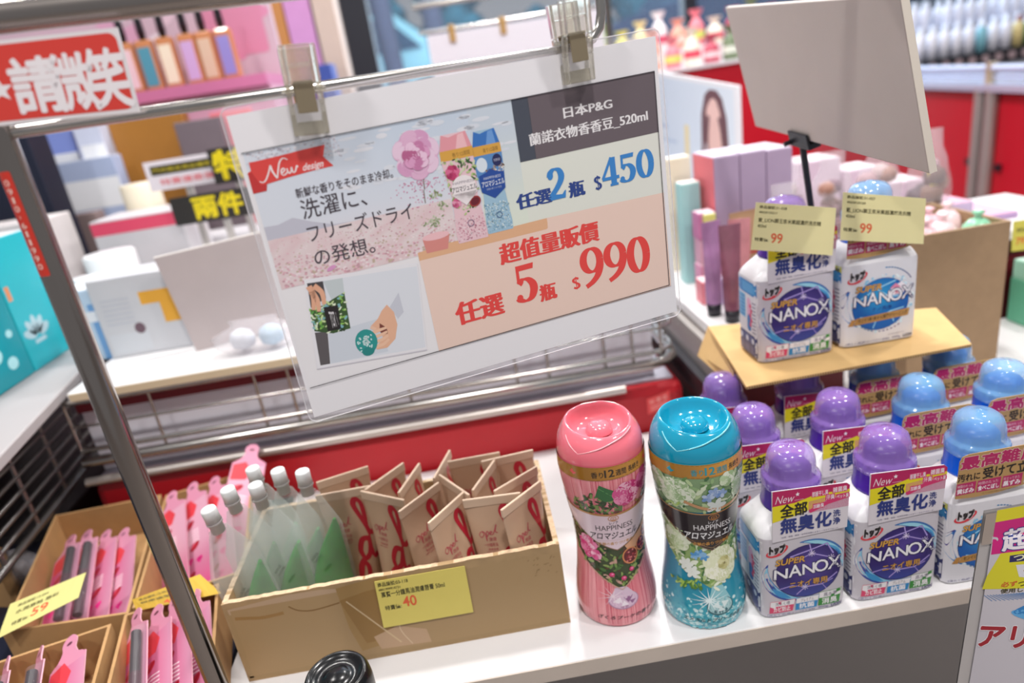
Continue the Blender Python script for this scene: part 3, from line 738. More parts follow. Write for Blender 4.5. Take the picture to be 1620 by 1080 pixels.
# ------------------------------------------------------------------ carton of hand cream tubes
def open_box(name, label, corners, z0, z1, wall=0.004, mat=None, rim=None, cat='carton', group=None):
    """open carton; corners run rear-left, rear-right, front-right, front-left"""
    C_ = [Vector((x, y, 0)) for x, y in corners]; ctr = sum(C_, Vector()) / 4
    r = thing(name, label, cat, (ctr.x, ctr.y, z0), 0, group)
    I_ = []
    for i in range(4):
        a, b, c = C_[i - 1], C_[i], C_[(i + 1) % 4]
        I_.append(b + ((a - b).normalized() + (c - b).normalized()) * wall)
    mb = MB(); up = Vector((0, 0, 1))
    mb.hexa([C_[3] + up * z0, C_[2] + up * z0, C_[1] + up * z0, C_[0] + up * z0], [I_[3] + up * (z0 + wall), I_[2] + up * (z0 + wall), I_[1] + up * (z0 + wall), I_[0] + up * (z0 + wall)])
    mb.build('base', mat or KRAFT(), r, world=True)
    for i, nm in ((0, 'rear_wall'), (1, 'side_wall'), (2, 'front_wall'), (3, 'side_wall')):
        j = (i + 1) % 4; mb = MB()
        mb.hexa([C_[j] + up * z0, C_[i] + up * z0, I_[i] + up * z0, I_[j] + up * z0], [C_[j] + up * z1, C_[i] + up * z1, I_[i] + up * z1, I_[j] + up * z1])
        if rim: # ragged corrugated edge
            g = random.Random(i); n = 60; L = []
            for k in range(n + 1):
                p = (C_[i].lerp(C_[j], k / n) + I_[i].lerp(I_[j], k / n)) / 2; L.append((p.x, p.y, z1 + g.uniform(-.0004, .0009)))
            for k in range(n):
                p, q = Vector(L[k]), Vector(L[k + 1]); nn = (q - p).cross(up).normalized() * wall * .5
                mb.quad(p - nn, q - nn, q + nn, p + nn, 1)
        mb.build(nm, [mat or KRAFT(), M('torn_board', '#cfb393', 0.9, noise=0.15, nscale=300)], r, world=True)
    return r
tb = open_box('open_carton', 'long torn open carton of beige tubes and green pouches', [(-0.281, 0.678), (0.032, 0.678), (0.032, 0.523), (-0.281, 0.523)], 0.0, 0.0925, 0.005, rim=True)
# torn strip, tape and dents on the carton's front
a = Art()
a.poly([(4, 86), (60, 91), (90, 90), (104, 88), (104, 70), (92, 69), (78, 72), (62, 71), (50, 79), (30, 80), (14, 76), (5, 70)], '#b89c80', 0)
a.stroke([(8, 75), (20, 73), (33, 71), (52, 72)], 3.5, '#9b7748', 1); a.stroke([(58, 78), (66, 71.5), (80, 69), (104, 72)], 1.6, '#86653c', 1)
a.poly([(104, 88), (128, 91), (152, 92), (152, 18), (112, 12), (106, 40)], '#a07f4e', 0.5)
a.poly([(104, 74), (128, 79), (150, 81), (146, 22), (118, 20)], '#94713f', 1)
a.stroke([(110, 72), (150, 14)], 1.4, '#cdb48e', 2, sm=False); a.stroke([(156, 50), (152, 30), (160, 10)], .8, '#d5bd9c', 2)
a.poly([(126, 26), (150, 34), (176, 24), (178, 8), (130, 10)], '#bb9b7c', 1.4)
for k in range(20): a.ell(g.uniform(282, 308), g.uniform(62, 82), 1.4, .5, '#8f7350', 1, g.random(), 6)
a.rect(2, 2, 311, 6, '#a2865f', .2); a.rect(2, 4, 6, 80, '#a48861', .2); a.rect(6, 4, 311, 84, '#a78a63', .1)
o_ = a.build('tape_and_tears', lambda u, v, d: (-0.281 + u * .001, 0.523 - d, v * .001), tb, PRINT(), world=True)
def price_tag(name, label, quad, w, h, lines, price, loc=None, bgc='#e7dd86', curl=0.0):
    TL, TR, BR, BL = quad; c = (TL + TR + BR + BL) / 4
    r = thing(name, label, 'price tag', tuple(c), 0, None)
    mp = quad_map(TL, TR, BR, BL, w, h)
    def cm(u, v, d): return mp(u, v, d + curl * sin(pi * u / w))
    mb = MB(); nx = 8
    for k in range(nx):
        x0, x1 = w * k / nx, w * (k + 1) / nx
        mb.hexa([cm(x0, 0, -.0004), cm(x1, 0, -.0004), cm(x1, h, -.0004), cm(x0, h, -.0004)], [cm(x0, 0, 0), cm(x1, 0, 0), cm(x1, h, 0), cm(x0, h, 0)])
    mb.build('card', M('tag_yellow_' + bgc[1:], bgc, 0.6, noise=0.02), r, world=True)
    a = Art()
    for t, x0, y0, x1, y1, c_ in lines: a.T(t, x0, y0, x1, y1, c_, 1, .012)
    t, x0, y0, x1, y1 = price; a.T(t, x0, y0, x1, y1, '#e2623c', 1, .015)
    a.build('print', cm, r, PRINT(), world=True)
    return r
Yt = 0.5215
tq = [atY(*p, Yt) for p in ((592, 920), (735, 895), (749, 968), (607, 993))]
dk = '#4f4a2c'
price_tag('price_tag', 'yellow price tag reading 40 stuck on the front of the tube carton', tq, 75, 42,
          [('商品編號:03-118', 2, 36.6, 27, 40.4, dk), ('4891999910721', 2, 33.0, 20, 35.0, dk), ('萬寶一分鐘馬油潤膚唇膏 50ml', 3.5, 26.8, 56, 32.0, dk), ('特賣價:', 4.5, 15.2, 18, 19.4, dk)],
          ('40', 19.6, 15.6, 31, 25), bgc='#dccb6a')

# beige tubes with a red brush word
BEIGE = M('tube_beige', '#bf9f85', 0.34, noise=0.02, coat=0.3)
def tube_r(z, a):
    t = min(1, max(0, z / 0.122)); t2 = t * t * (3 - 2 * t); rx = 0.0185 + (0.0272 - 0.0185) * t; ry = 0.0185 * (1 - t2) + 0.0011
    return rx * sin(a), -ry * cos(a)
def make_tube(label, loc, rz):
    r = thing('cream_tube', label, 'cream tube', loc, rz, 'beige cream tubes in the long carton')
    mb = MB(); N = 32
    zs = [0.012 + 0.110 * k / 14 for k in range(15)]
    mb.loft([[(*tube_r(z, 2 * pi * k / N), z) for k in range(N)] for z in zs])
    mb.build('body', BEIGE, r)
    c = MB(); c.hexa([(-.0274, -.0016, .1205), (.0274, -.0016, .1205), (.0274, .0016, .1205), (-.0274, .0016, .1205)], [(-.0278, -.0013, .1300), (.0278, -.0013, .1300), (.0278, .0013, .1300), (-.0278, .0013, .1300)])
    c.build('crimp', M('crimp_beige', '#cbb098', 0.4), r, bevel=0.0009)
    MB().lathe([(0.0, 0), (0.0165, 0), (0.0170, 0.013), (0.0, 0.013)], 24).build('cap', M('cap_beige', '#b59478', 0.4), r)
    a = Art(); R_ = '#b32436'
    def mp(u, v, d):
        z = v * .001; hw = tube_r(z, pi / 2)[0]; ang = u * .001 / 0.023
        x, y = tube_r(z, ang); return (x * (1 + d / .02), y - d - .0002, z)
    def up(P_): return [(u * 1.12 - .5, 118.5 - (118.5 - v) * 1.32) for u, v in P_]
    # the word runs up the right side: l at the top, then a, p, o
    a.stroke(up([(17, 86), (14, 94), (8.5, 106), (6, 114), (8.5, 118.5), (12.5, 114), (14, 104), (14.5, 94), (19, 88), (25, 91)]), 6.2, R_, 1, thin=3.8, ang=.6)
    a.stroke(up([(14, 84), (8, 84), (5, 76), (8, 69), (13, 71), (15, 79), (14.5, 86), (16, 74), (19, 68), (24, 69)]), 6.2, R_, 1.2, thin=3.8, ang=.6)
    a.stroke(up([(8, 69), (3, 64), (1.5, 56), (4.5, 50), (9.5, 54), (9.5, 62), (5, 66), (2, 58), (-1, 46), (1, 36), (5, 40)]), 6.2, R_, 1.4, thin=4.2, ang=.6)
    a.stroke(up([(0, 46), (-6, 42), (-8, 34), (-3, 28), (4, 33), (3, 42), (-3, 44)]), 6.2, R_, 1.6, thin=4.2, ang=.6)
    a.stroke([(-15, 94), (-17.5, 91), (-15.5, 88), (-12.5, 91), (-14, 94.5), (-11, 92.5)], .8, '#b5505a', 1); a.stroke([(-11, 92.5), (-10.5, 84), (-9.5, 93.5), (-7.5, 92), (-9.5, 88.5)], .8, '#b5505a', 1)
    a.stroke([(-7, 91), (-4.5, 92.5), (-6, 93.5), (-6.5, 90.5), (-3.5, 91), (0, 100), (-1.5, 93), (.5, 91.5)], .8, '#b5505a', 1)
    a.T('潤膚', -8.5, 83.5, -1.5, 87.5, '#b5505a', 1); a.T('一分鐘馬油', -14, 78, -1, 82, '#b5505a', 1); a.T('潤膚唇膏', -11, 74, -1, 76.5, '#b5505a', 1); a.T('HAND CREAM', -13, 71.5, -1.5, 73, '#b5505a', 1)
    a.build('print', mp, r, GLOSS(), maxlen=6)
    return r
TUB = [((503, 783), (580, 769), 'front left beside the green pouch'), ((569, 776), (641, 791), 'second in front from the green pouches'),
       ((631, 809), (693, 763), 'in front above the price tag'), ((676, 838), (736, 784), 'above the right end of the price tag'),
       ((732, 791), (822, 779), 'in front, wide crimp facing square forward'), ((812, 805), (871, 760), 'front right corner of the carton'),
       ((500, 763), (582, 737), 'just behind the leftmost front tube'), ((579, 773), (636, 733), 'tilted behind the second front tube'),
       ((629, 781), (664, 731), 'narrow edge-on crimp, rear left half'), ((693, 749), (744, 784), 'second row, crimp slanting downward right'),
       ((686, 756), (711, 712), 'pointed edge-on crimp, back row middle'), ((708, 730), (790, 715), 'broad crimp, back row, second from right'),
       ((746, 777), (783, 726), 'second row, steep crimp before back pair'), ((782, 726), (861, 708), 'far right rear corner of carton'),
       ((797, 774), (865, 734), 'second row at the right wall')]
TP = []
for p, q, lb in TUB:
    P_, Q_ = atZ(*p, .135), atZ(*q, .135); m = (P_ + Q_) / 2; an = atan2(Q_.y - P_.y, Q_.x - P_.x)
    TP.append([min(m.x, .0255 - abs(cos(an)) * .0275), min(.671 - abs(sin(an)) * .0275, max(m.y, .530 + abs(sin(an)) * .0275)), an, lb])
t0 = make_tube('beige cream tube with red lettering, ' + TP[0][3], (TP[0][0], TP[0][1], 0.0055), TP[0][2])
for x, y, rz, lb in TP[1:]: dup(t0, (x, y, 0.0055), 'beige cream tube with red lettering, ' + lb, rz)

# spouted pouches with green gel
FILM = M('frosted_film', '#dfe8e3', 0.2, alpha=0.22, noise=0.05, nscale=20)
GEL = M('green_gel', '#0a8a14', 0.35, noise=0.25, nscale=60, coat=0.4)
GEL2 = M('pale_gel', '#79b79c', 0.4, noise=0.15, nscale=60)
def pouch_w(t): return 0.0255 * (1 - 0.05 * t) if t < .72 else 0.0255 * (0.964 - 2.3 * (t - .72))
def make_pouch(label, loc, rz, lean, gel=GEL, side=1, top=.72, film=None):
    r = thing('spout_pouch', label, 'pouch', loc, rz, 'green gel pouches in the long carton'); r.rotation_euler = (0, lean, rz)
    H = 0.150; N = 20; rings = []
    for k in range(15):
        t = k / 14; w = pouch_w(t); th = 0.0022 + 0.010 * (sin(pi * min(1, t * 1.05 + .06)) ** .7 if t < .95 else 0) * (1 - .5 * t)
        rings.append([(w * cos(a), -th * sin(a) * abs(sin(a)) ** .3, t * H) for a in [-2 * pi * q / N for q in range(N)]])
    MB().loft(rings).build('film', film or FILM, r)
    # gel filling: one side of the pouch up to the shoulder
    ring2 = []
    for k in range(11):
        t = .03 + top * k / 10; w0 = pouch_w(t) * .90; lo = -w0 + 1.86 * w0 * (t / (top + .04)) ** 2.2; hi = w0 * (1 - .08 * t); cx, w = (lo + hi) / 2, max(.0006, (hi - lo) / 2)
        th = 0.0062 * sin(pi * min(.97, t + .14)) * (1 - .4 * t)
        ring2.append([(side * (cx + w * cos(a)), -th * sin(a), t * H) for a in [-side * 2 * pi * q / N for q in range(N)]])
    MB().loft(ring2).build('gel', gel, r)
    MB().lathe([(0, H - .004), (0.0062, H - .004), (0.0062, H + .006), (0.0075, H + .006), (0.0075, H + .008)], 20).build('spout', M('milky_plastic', '#dfe2e0', 0.35, alpha=.8), r)
    MB().lathe([(0.0064, H + .008), (0.0070, H + .008), (0.0070, H + .0205), (0.0064, H + .0222), (0, H + .0222)], 24).build('screw_cap', M('white_cap', '#e6e8e8', 0.3), r)
    a = Art(); a.T('ALOE GEL', -10, 78, 0, 81, '#4d5a4d', 1, rot=0.75); a.T('SOOTHING', -8, 74, 3, 76.5, '#4d5a4d', 1, rot=0.75); a.T('GREEN', -2, 62, 8, 65, '#2d5a2d', 1, rot=.6)
    a.build('print', lambda u, v, d: (u * .001, -.0112 - d, v * .001), r, PRINT())
    return r
pz = 0.0055
def pose_pouch(cap, base):
    c = Vector(atZ(*cap, 0.150)); return c
p0 = make_pouch('clear spout pouch half full of green gel, tallest, beside the beige tubes', (-0.2015, 0.590, pz), radians(8), radians(1))
p1 = make_pouch('clear spout pouch second from the beige tubes, white cap a little lower', (-0.222, 0.602, pz), radians(16), radians(-1), M('deep_green_gel', '#0b8a20', .35, noise=.25, nscale=60), 1, .60, M('milky_film', '#dfe8e3', .2, alpha=.30, noise=.05))
for (x, y, rz, ln, lb) in ((-0.236, 0.583, 24, -2, 'clear spout pouch third from the beige tubes, leaning to the left'),
                           (-0.245, 0.618, 20, -3, 'clear spout pouch at the rear of the green pouches, cap standing up behind'),
                           (-0.258, 0.588, 30, -4, 'clear spout pouch leaning left near the carton end'),
                           (-0.262, 0.562, 34, -6, 'leftmost clear spout pouch leaning over the end wall of the carton')):
    dup(p1, (x, y, pz), lb).rotation_euler = (0, radians(ln), radians(rz))

# ------------------------------------------------------------------ two bead bottles
PROF = [(0, .0), (.034, .0), (.0372, .003), (.0388, .010), (.0388, .022), (.0372, .036), (.0347, .053), (.0328, .072), (.0322, .086), (.0327, .100),
        (.0345, .118), (.0372, .138), (.0391, .154), (.0397, .164), (.0396, .178)]
PR = smooth_path(PROF[2:], 5)
def rad_at(z):
    if z <= PR[0][1]: return PR[0][0]
    for (r0, z0), (r1, z1) in zip(PR[:-1], PR[1:]):
        if z <= z1: return r0 + (r1 - r0) * (z - z0) / max(1e-9, z1 - z0)
    return PR[-1][0]
def cyl(u, v, d):
    z = v * .001; r = rad_at(z) + d; th = u * .001 / .036
    return (r * sin(th), -r * cos(th), z)
def bead_bottle(label, loc, rz, capname, caphex, caplight, artf, bodymat):
    r = thing('bead_bottle', label, 'bottle', loc, rz)
    MB().lathe(PROF[:2] + PR, 64).build('body', bodymat, r)
    # cap: shoulder, slanted wavy rim, hollow top with a round button
    def wav(a, rr, z):
        if z <= .186: return rr, z
        k = (z - .186) / .021; s_ = .5 + .5 * cos(a - radians(20)); e = .007 * s_ ** 2 * k
        return rr + .002 * s_ * k, z - e
    m = M(capname, caphex, 0.14, coat=0.8, sss=0.0)
    cp = MB().lathe([(.0390, .1765), (.0393, .180), (.0386, .187), (.0366, .194), (.0336, .200), (.0306, .2045), (.0290, .2068), (.0278, .2075), (.0268, .2066), (.0255, .203), (.0235, .198), (.0205, .194), (.016, .192), (.0, .1915)], 64, rfun=wav).build('cap', m, r)
    MB().lathe([(.0122, .1915), (.0118, .195), (.0098, .1985), (.006, .2005), (0, .2011)], 32, c=(0.001, 0.0)).build('cap_button', m, r)
    # raised V shaped ridges on the shoulder
    ml = M(caplight, caplight[-7:], 0.15, coat=0.8)
    rg = MB()
    def shoulder(th, z):
        R_ = .0393 if z < .18 else (.0393 + (.0366 - .0393) * (z - .18) / .014 if z < .194 else .0366 + (.0306 - .0366) * (z - .194) / .0105)
        return (R_ * sin(th), -R_ * cos(th), z)
    for A_, B_ in (((-68, .2000), (-40, .1885)), ((-40, .1885), (6, .1965)), ((6, .1965), (52, .2015))):
        P_ = [shoulder(radians(A_[0] + (B_[0] - A_[0]) * k / 10), A_[1] + (B_[1] - A_[1]) * k / 10) for k in range(11)]
        rg.tube(P_, .0007, 6)
    rg.build('cap_ridge', ml, r)
    artf().build('label', cyl, r, M('shrink_film', rough=.22, vcol=True, coat=.5), maxlen=5)
    return r
def pts_shield(): return [(-66, 134), (-50, 131), (-25, 127), (0, 125.5), (25, 127), (50, 131), (66, 134), (66, 128), (50, 118), (34, 105), (20, 95), (8, 89), (0, 85.5), (-8, 89), (-20, 95), (-34, 105), (-50, 118), (-66, 128)]
def pts_low(): return [(-66, 128), (-50, 118), (-34, 105), (-20, 95), (-8, 89), (0, 85.5), (8, 89), (20, 95), (34, 105), (50, 118), (66, 128), (62, 96), (50, 82), (34, 69), (18, 57), (6, 48), (0, 44), (-6, 48), (-18, 57), (-34, 69), (-50, 82), (-62, 96)]
def band(a, c1, c2, tc, lc):
    a.grid(-113, 164.5, 113, 177.5, 60, 2, lambda x, y: mix(c1, c2, .5 + .5 * sin(x / 17)), 6)
    for y in (165.2, 176.8): a.rect(-113, y - .2, 113, y + .2, '#8f6420', 6.3)
    a.T('香り', -15, 167.2, -5.6, 173.2, tc, 7, .02); a.T('12', -4.6, 167.4, 2.8, 174.6, tc, 7, .03, serif=.03); a.T('週間', 4.4, 167.4, 13.2, 173.2, tc, 7, .02); a.T('長続き', 15.2, 167.6, 27, 173.0, '#3c2f22', 7, .02)
    for x in (-31, 37): a.poly([(x - 3, 171), (x, 174.4), (x + 1, 171.4), (x + 3.6, 170.6), (x + .6, 168.4)], lc, 7)
def pink_art():
    a = Art(); g = random.Random(11)
    a.grid(-113, 2, 113, 165, 90, 4, lambda x, y: mix('#d9707d', '#f0a3a8', g.random()), 0)
    for k in range(110):
        x = g.uniform(-110, 110); a.rect(x, 3, x + g.uniform(.2, .7), 164, g.choice(['#cf5c6d', '#f3b0b4', '#e58b94', '#c94f62']), .4 + k * .004)
    top = [(-66, 150), (-36, 143), (-18, 150), (0, 155), (20, 162), (66, 164), (66, 134), (50, 131), (25, 127), (0, 125.5), (-25, 127), (-50, 131), (-66, 134)]
    a.leaves([(-40, 134), (-26, 148), (-8, 150), (2, 150), (8, 128), (-24, 127)], 90, ['#3d5a34', '#5f7c44', '#2c4428', '#87995a', '#6b4a3a'], 3.2, 2, 5)
    a.poly([(-14, 148), (-10, 160), (2, 152), (6, 143), (-6, 141)], '#2f6a3a', 5); a.stroke([(-11, 157), (3, 144)], .6, '#5f9a5a', 5.4)
    a.rose(13, 146, 14, ['#d94f8e', '#ee8fb6', '#c73577', '#f3b3cb'], 7, 3, .92); a.rose(34, 153, 12, ['#c2327a', '#de6aa2', '#a82366'], 7, 4)
    a.leaves([(22, 130), (50, 134), (50, 142), (26, 136)], 40, ['#5d3b3a', '#8d6a4a', '#4a5a3a', '#a87a50'], 2.6, 7, 6)
    a.poly(pts_shield(), '#e6cfd9', 13); P_ = pts_shield()
    a.stroke([(-66, 135), (-40, 130), (-20, 127.5), (0, 126), (20, 127.5), (40, 131), (66, 135)], 2.2, '#b9834e', 13.6)
    a.stroke(P_[8:] and [(66, 128), (50, 118), (34, 105), (20, 95), (8, 89), (0, 85.5)], .9, '#8d6a50', 15, sm=False); a.stroke([(-66, 128), (-50, 118), (-34, 105), (-20, 95), (-8, 89), (0, 85.5)], .9, '#8d6a50', 15, sm=False)
    a.arc(-1, 122, 4.6, 3, .7, '#c0814a', 14); a.arc(-1, 121.6, 2.4, 2.0, .7, '#c0814a', 14); a.arc(-1, 121.4, .8, .8, .5, '#c0814a', 14)
    a.T('レノア', -5, 115.2, 3, 118.0, '#4a4246', 14, .02); a.T('HAPPINESS', -18.5, 108.4, 18, 114.2, '#4a4246', 14, -.004, serif=.008)
    a.T('アロマジュエル', -26, 98.6, 23, 106.0, '#2f292c', 14, .022, shear=.18); a.rect(-20, 96.5, 20, 96.8, '#c9a9a9', 14)
    a.T('衣類の香りづけ専用', -18, 91.6, 17, 95.0, '#c08a3a', 14, .008)
    a.poly(pts_low(), '#3f4a30', 3); a.leaves(pts_low(), 300, ['#2d4a2a', '#4d6f3a', '#6f8f4a', '#243a22', '#c49a8a', '#8da05a', '#5a3a30'], 3.4, 3.4, 8)
    a.rose(-31, 88, 11, ['#e03f86', '#f08ab4', '#d02a70', '#f5b5cd'], 13, 6, 1.2); a.rose(-22, 80, 6, ['#e86a9c', '#f5b5cd', '#d84a86'], 17, 8)
    a.poly([(8, 88), (24, 96), (44, 106), (44, 92), (26, 84), (12, 80)], '#d9a27e', 13)
    for cx, cy, rr in ((13, 76, 9), (29, 82, 8), (38, 92, 8)):
        a.ell(cx, cy, rr, rr * .95, '#d98a5a', 14); a.ell(cx, cy, rr * .84, rr * .8, '#5f1a24', 14.4)
        for k in range(26): t, q = g.uniform(0, 2 * pi), rr * .72 * sqrt(g.random()); a.ell(cx + q * cos(t), cy + q * sin(t), 1.2, 1.0, g.choice(['#8a2430', '#b5424a', '#d77f7a', '#6e1a26']), 14.6 + k * .01, 0, 7)
    for x, y in ((-8, 60), (3, 55), (12, 62)): a.ell(x, y, 2.6, 2.2, '#d43a74', 15); a.ell(x + .5, y + .4, 1.2, 1, '#ee86ac', 15.3)
    L_ = pts_low()[10:]
    a.stroke([(62, 96), (50, 82), (34, 69), (18, 57), (6, 48), (0, 44), (-6, 48), (-18, 57), (-34, 69), (-50, 82), (-62, 96)], .8, '#caa98c', 16, sm=False)
    a.ell(0, 32, 14, 9.5, '#b48aa6', 5); a.ell(0, 32.4, 13, 8.7, '#d9b9cf', 5.3); a.poly([(-6, 46), (4, 46), (12, 36), (0, 30), (-12, 36)], '#d6bccf', 5.5)
    for p_ in ([(-10, 31), (-3, 36), (-1, 28)], [(0, 35), (9, 36), (4, 29)], [(-3, 26), (4, 27), (0, 32)], [(5, 31), (11, 31), (7, 27)]): a.poly(p_, g.choice(['#7d4a74', '#94648c', '#efe2ea']), 6)
    for k in range(9): t = 2 * pi * k / 9; a.stroke([(-9, 37), (-9 + 15 * cos(t), 37 + 11 * sin(t))], .9, '#efd9e2', 6, w1=.1, sm=False)
    a.T('ざくろブーケの香り', -25, 11.2, 24, 15.6, '#3a2328', 5, .02, shear=.3)
    band(a, '#9a6a26', '#c4893a', '#3c2f22', '#e0505a')
    return a
def teal_art():
    a = Art(); g = random.Random(21)
    a.grid(-113, 2, 113, 165, 60, 30, lambda x, y: mix(mix('#4fb8c6', '#1c93ac', min(1, max(0, (y - 12) / 30))), '#2a86a4', min(1, y / 90)), 0)
    for k in range(1100):
        x, y = g.uniform(-95, 95), 2 + abs(g.gauss(0, 15)); s = g.uniform(.7, 1.9)
        a.ell(x, y, s, s, g.choice(['#8fd6dd', '#bfe8ea', '#5bbccb', '#36a3b8', '#2391ab', '#d9f1f1']), .3 + k * .001, 0, 8)
    top = [(-66, 165), (66, 165), (66, 134), (50, 131), (0, 125), (-50, 131), (-66, 134)]
    a.poly([(-113, 165), (113, 165), (113, 134), (66, 128), (-66, 128), (-113, 134)], '#7f9c72', 2)
    a.leaves([(-66, 164), (66, 164), (66, 132), (0, 127), (-66, 132)], 160, ['#5d8a4e', '#8fb07a', '#3f6a44', '#b9cf9a', '#d7e2c4'], 4, 2.3, 3)
    for cx, cy, rr, sd in ((-28, 148, 16, 1), (-46, 156, 11, 5), (31, 147, 14, 2), (14, 159, 8, 4), (52, 150, 11, 7)): a.rose(cx, cy, rr, ['#b9d2a4', '#d8e6c6', '#a3c08e', '#e8efdb'], 7 + sd * .3, sd, .95)
    for cx, cy in ((2, 149), (8, 146), (-3, 144)):
        for k in range(5): t = 2 * pi * k / 5; a.ell(cx + 3 * cos(t), cy + 2.6 * sin(t), 2.6, 1.9, g.choice(['#8fa9d6', '#b9cbe6', '#6f93cc']), 13, t, 10)
    for k in range(5): t = 2 * pi * k / 5; a.ell(4 + 5 * cos(t), 134 + 4 * sin(t), 4.4, 2.6, '#d9e0dc', 13, t, 10)
    a.stroke([(-40, 132), (-34, 136), (-30, 133), (-26, 138)], 2, '#a9c66a', 13); a.stroke([(-22, 140), (0, 131), (24, 132), (44, 140)], 3.0, '#c9966a', 13)
    a.poly(pts_shield(), '#2b2428', 14)
    a.stroke([(-66, 135), (-40, 130), (-20, 127.5), (0, 126), (20, 127.5), (40, 131), (66, 135)], 1.2, '#b9834e', 14.4)
    a.stroke([(-58, 123), (-34, 106.5), (-20, 97), (-8, 91), (0, 88), (8, 91), (20, 97), (34, 106.5), (58, 123)], .5, '#a5835c', 15, sm=False)
    a.stroke([(-66, 128), (-50, 118), (-34, 105), (-20, 95), (-8, 89), (0, 85.5), (8, 89), (20, 95), (34, 105), (50, 118), (66, 128)], .9, '#7d6248', 15, sm=False)
    a.arc(2, 122, 4.8, 3, .7, '#b0743c', 16); a.arc(2, 121.6, 2.4, 2.0, .7, '#b0743c', 16); a.arc(2, 121.4, .8, .8, .5, '#b0743c', 16)
    a.T('レノア', -3, 115.2, 6, 118.0, '#e8e4e6', 16, .02); a.T('HAPPINESS', -16, 108.4, 20, 114.2, '#ece8ea', 16, -.004, serif=.008)
    a.T('アロマジュエル', -26, 98.6, 24, 106.2, '#f2f0f1', 16, .024, shear=.18); a.rect(-21, 96.5, 22, 96.8, '#8f6a44', 16)
    a.T('衣類の香りづけ専用', -18, 91.4, 18, 95.0, '#d99a4a', 16, .01)
    a.poly(pts_low(), '#93ad6e', 3); a.leaves(pts_low(), 260, ['#86a85a', '#b7c98a', '#5f8a4a', '#d6e0b8', '#e9eedb', '#4f7a44'], 4, 3.3, 12)
    a.rose(-34, 96, 15, ['#cfdcb4', '#e6ecd4', '#b4c894'], 12, 3, 1.0); a.rose(8, 70, 19, ['#e3e6c4', '#f1f1de', '#d3d8ae', '#e9ebd0'], 13, 2, .95); a.rose(11, 70, 7, ['#c9c48a', '#dcd8a8', '#b5ae70'], 19, 4); a.ell(11, 69.5, 1.2, 1.2, '#6a5a30', 24)
    for cx, cy in ((-12, 83), (-17, 80), (-8, 79)):
        for k in range(5): t = 2 * pi * k / 5; a.ell(cx + 2.6 * cos(t), cy + 2.2 * sin(t), 2.3, 1.5, g.choice(['#4f93cc', '#86b6de']), 14, t, 10)
    for cx, cy in ((-26, 70), (-20, 63)):
        for k in range(6): t = 2 * pi * k / 6; a.ell(cx + 4 * cos(t), cy + 3.6 * sin(t), 3.6, 2.2, '#e8ece4', 14.5, t, 10)
    a.leaves([(-44, 50), (-14, 56), (-10, 46), (-30, 45)], 40, ['#6f9a3a', '#a3c25a', '#4f7f34'], 2.4, 13, 15)
    a.ell(3, 27, 12, 9.5, '#3f6f78', 5); a.ell(3, 27.6, 10.8, 8.4, '#a9cfd2', 5.3); a.poly([(-3, 48), (7, 48), (13, 33), (3, 27), (-7, 33)], '#8ec4cc', 5.4)
    for p_ in ([(-4, 28), (1, 33), (3, 24)], [(4, 32), (11, 31), (6, 25)], [(0, 22), (7, 22), (3, 27)]): a.poly(p_, g.choice(['#4a7a80', '#dfeeee', '#6d9aa0']), 6)
    for k in range(13): t = 2 * pi * k / 13 + .2; a.stroke([(-6, 34), (-6 + 17 * cos(t), 34 + 13 * sin(t))], 1.3, '#e6f4f5', 6, w1=.1, sm=False)
    a.T('エメラルドブリーズの香り', -29, 10.6, 26, 15.2, '#123c46', 5, .02, shear=.3)
    band(a, '#a8752c', '#d99a44', '#2f93a0', '#2c93a6')
    return a
bead_bottle('pink capped bottle of scent beads with roses and pomegranate on its label', (0.083, 0.542, 0), 0, 'cap_pink', '#ee7483', 'cap_light_#f7a4ac', pink_art, M('bead_pink', '#d9707d', 0.2))
bead_bottle('teal capped bottle of scent beads with white roses and a black label shield', (0.163, 0.519, 0), 0, 'cap_teal', '#0d93b4', 'cap_light_#7ccfdc', teal_art, M('bead_teal', '#3aa7ba', 0.2))

# ------------------------------------------------------------------ detergent bottles
HW, HD, NE = 0.0405, 0.0275, 7.0
def sq(w, d, n, k=48, cy=0):
    out = []
    for i in range(k):
        a = 2 * pi * i / k; c, s_ = cos(a), sin(a)
        out.append((w * math.copysign(abs(c) ** (2 / n), c), cy + d * math.copysign(abs(s_) ** (2 / n), s_)))
    return out
def front_map(u, v, d):
    x = max(-.0403, min(.0403, u * .001)); return (x, -HD * (1 - (abs(x) / HW) ** NE) ** (1 / NE) - d, v * .001)
def side_map(u, v, d):
    y = max(-.0272, min(.0272, -u * .001)); return (-HW * (1 - (abs(y) / HD) ** NE) ** (1 / NE) - d, y, v * .001)
def top_logo(a, L):
    a.arc(-25.6, 74.6, 9.6, 4.0, .9, '#d8404a', L, 140, 410, .42, w1=2.8); a.T('トップ', -32.4, 72.2, -19.0, 80.2, '#2b2628', L + 2, .2, rot=.06, shear=.1, out='#e6dfe2', outw=.12)
def nanox_words(a, L):
    a.T('SUPER', -27.4, 58.8, -.6, 65.0, '#d9a24a', L + 1, .03, shear=.16, out='#3a2a2c', outw=.05)
    oc = '#2f2a5c'
    for dx, dy in ((.5, -.5), (0, 0)):
        pass
    a.T('N', -29.2, 43.6, -16.6, 54.6, '#f0edf0', L + 3, .012, out=oc, outw=.06, shear=.05); a.T('A', -15.6, 43.8, -3.4, 57.0, '#f0edf0', L + 3, .012, out=oc, outw=.06)
    a.T('N', -2.8, 44.4, 8.6, 56.0, '#f0edf0', L + 3, .012, out=oc, outw=.06); a.T('O', 8.2, 44.4, 21.2, 57.6, '#f0edf0', L + 3, .012, out=oc, outw=.06); a.T('X', 20.6, 45.2, 33.6, 58.6, '#f0edf0', L + 3, .012, out=oc, outw=.06)
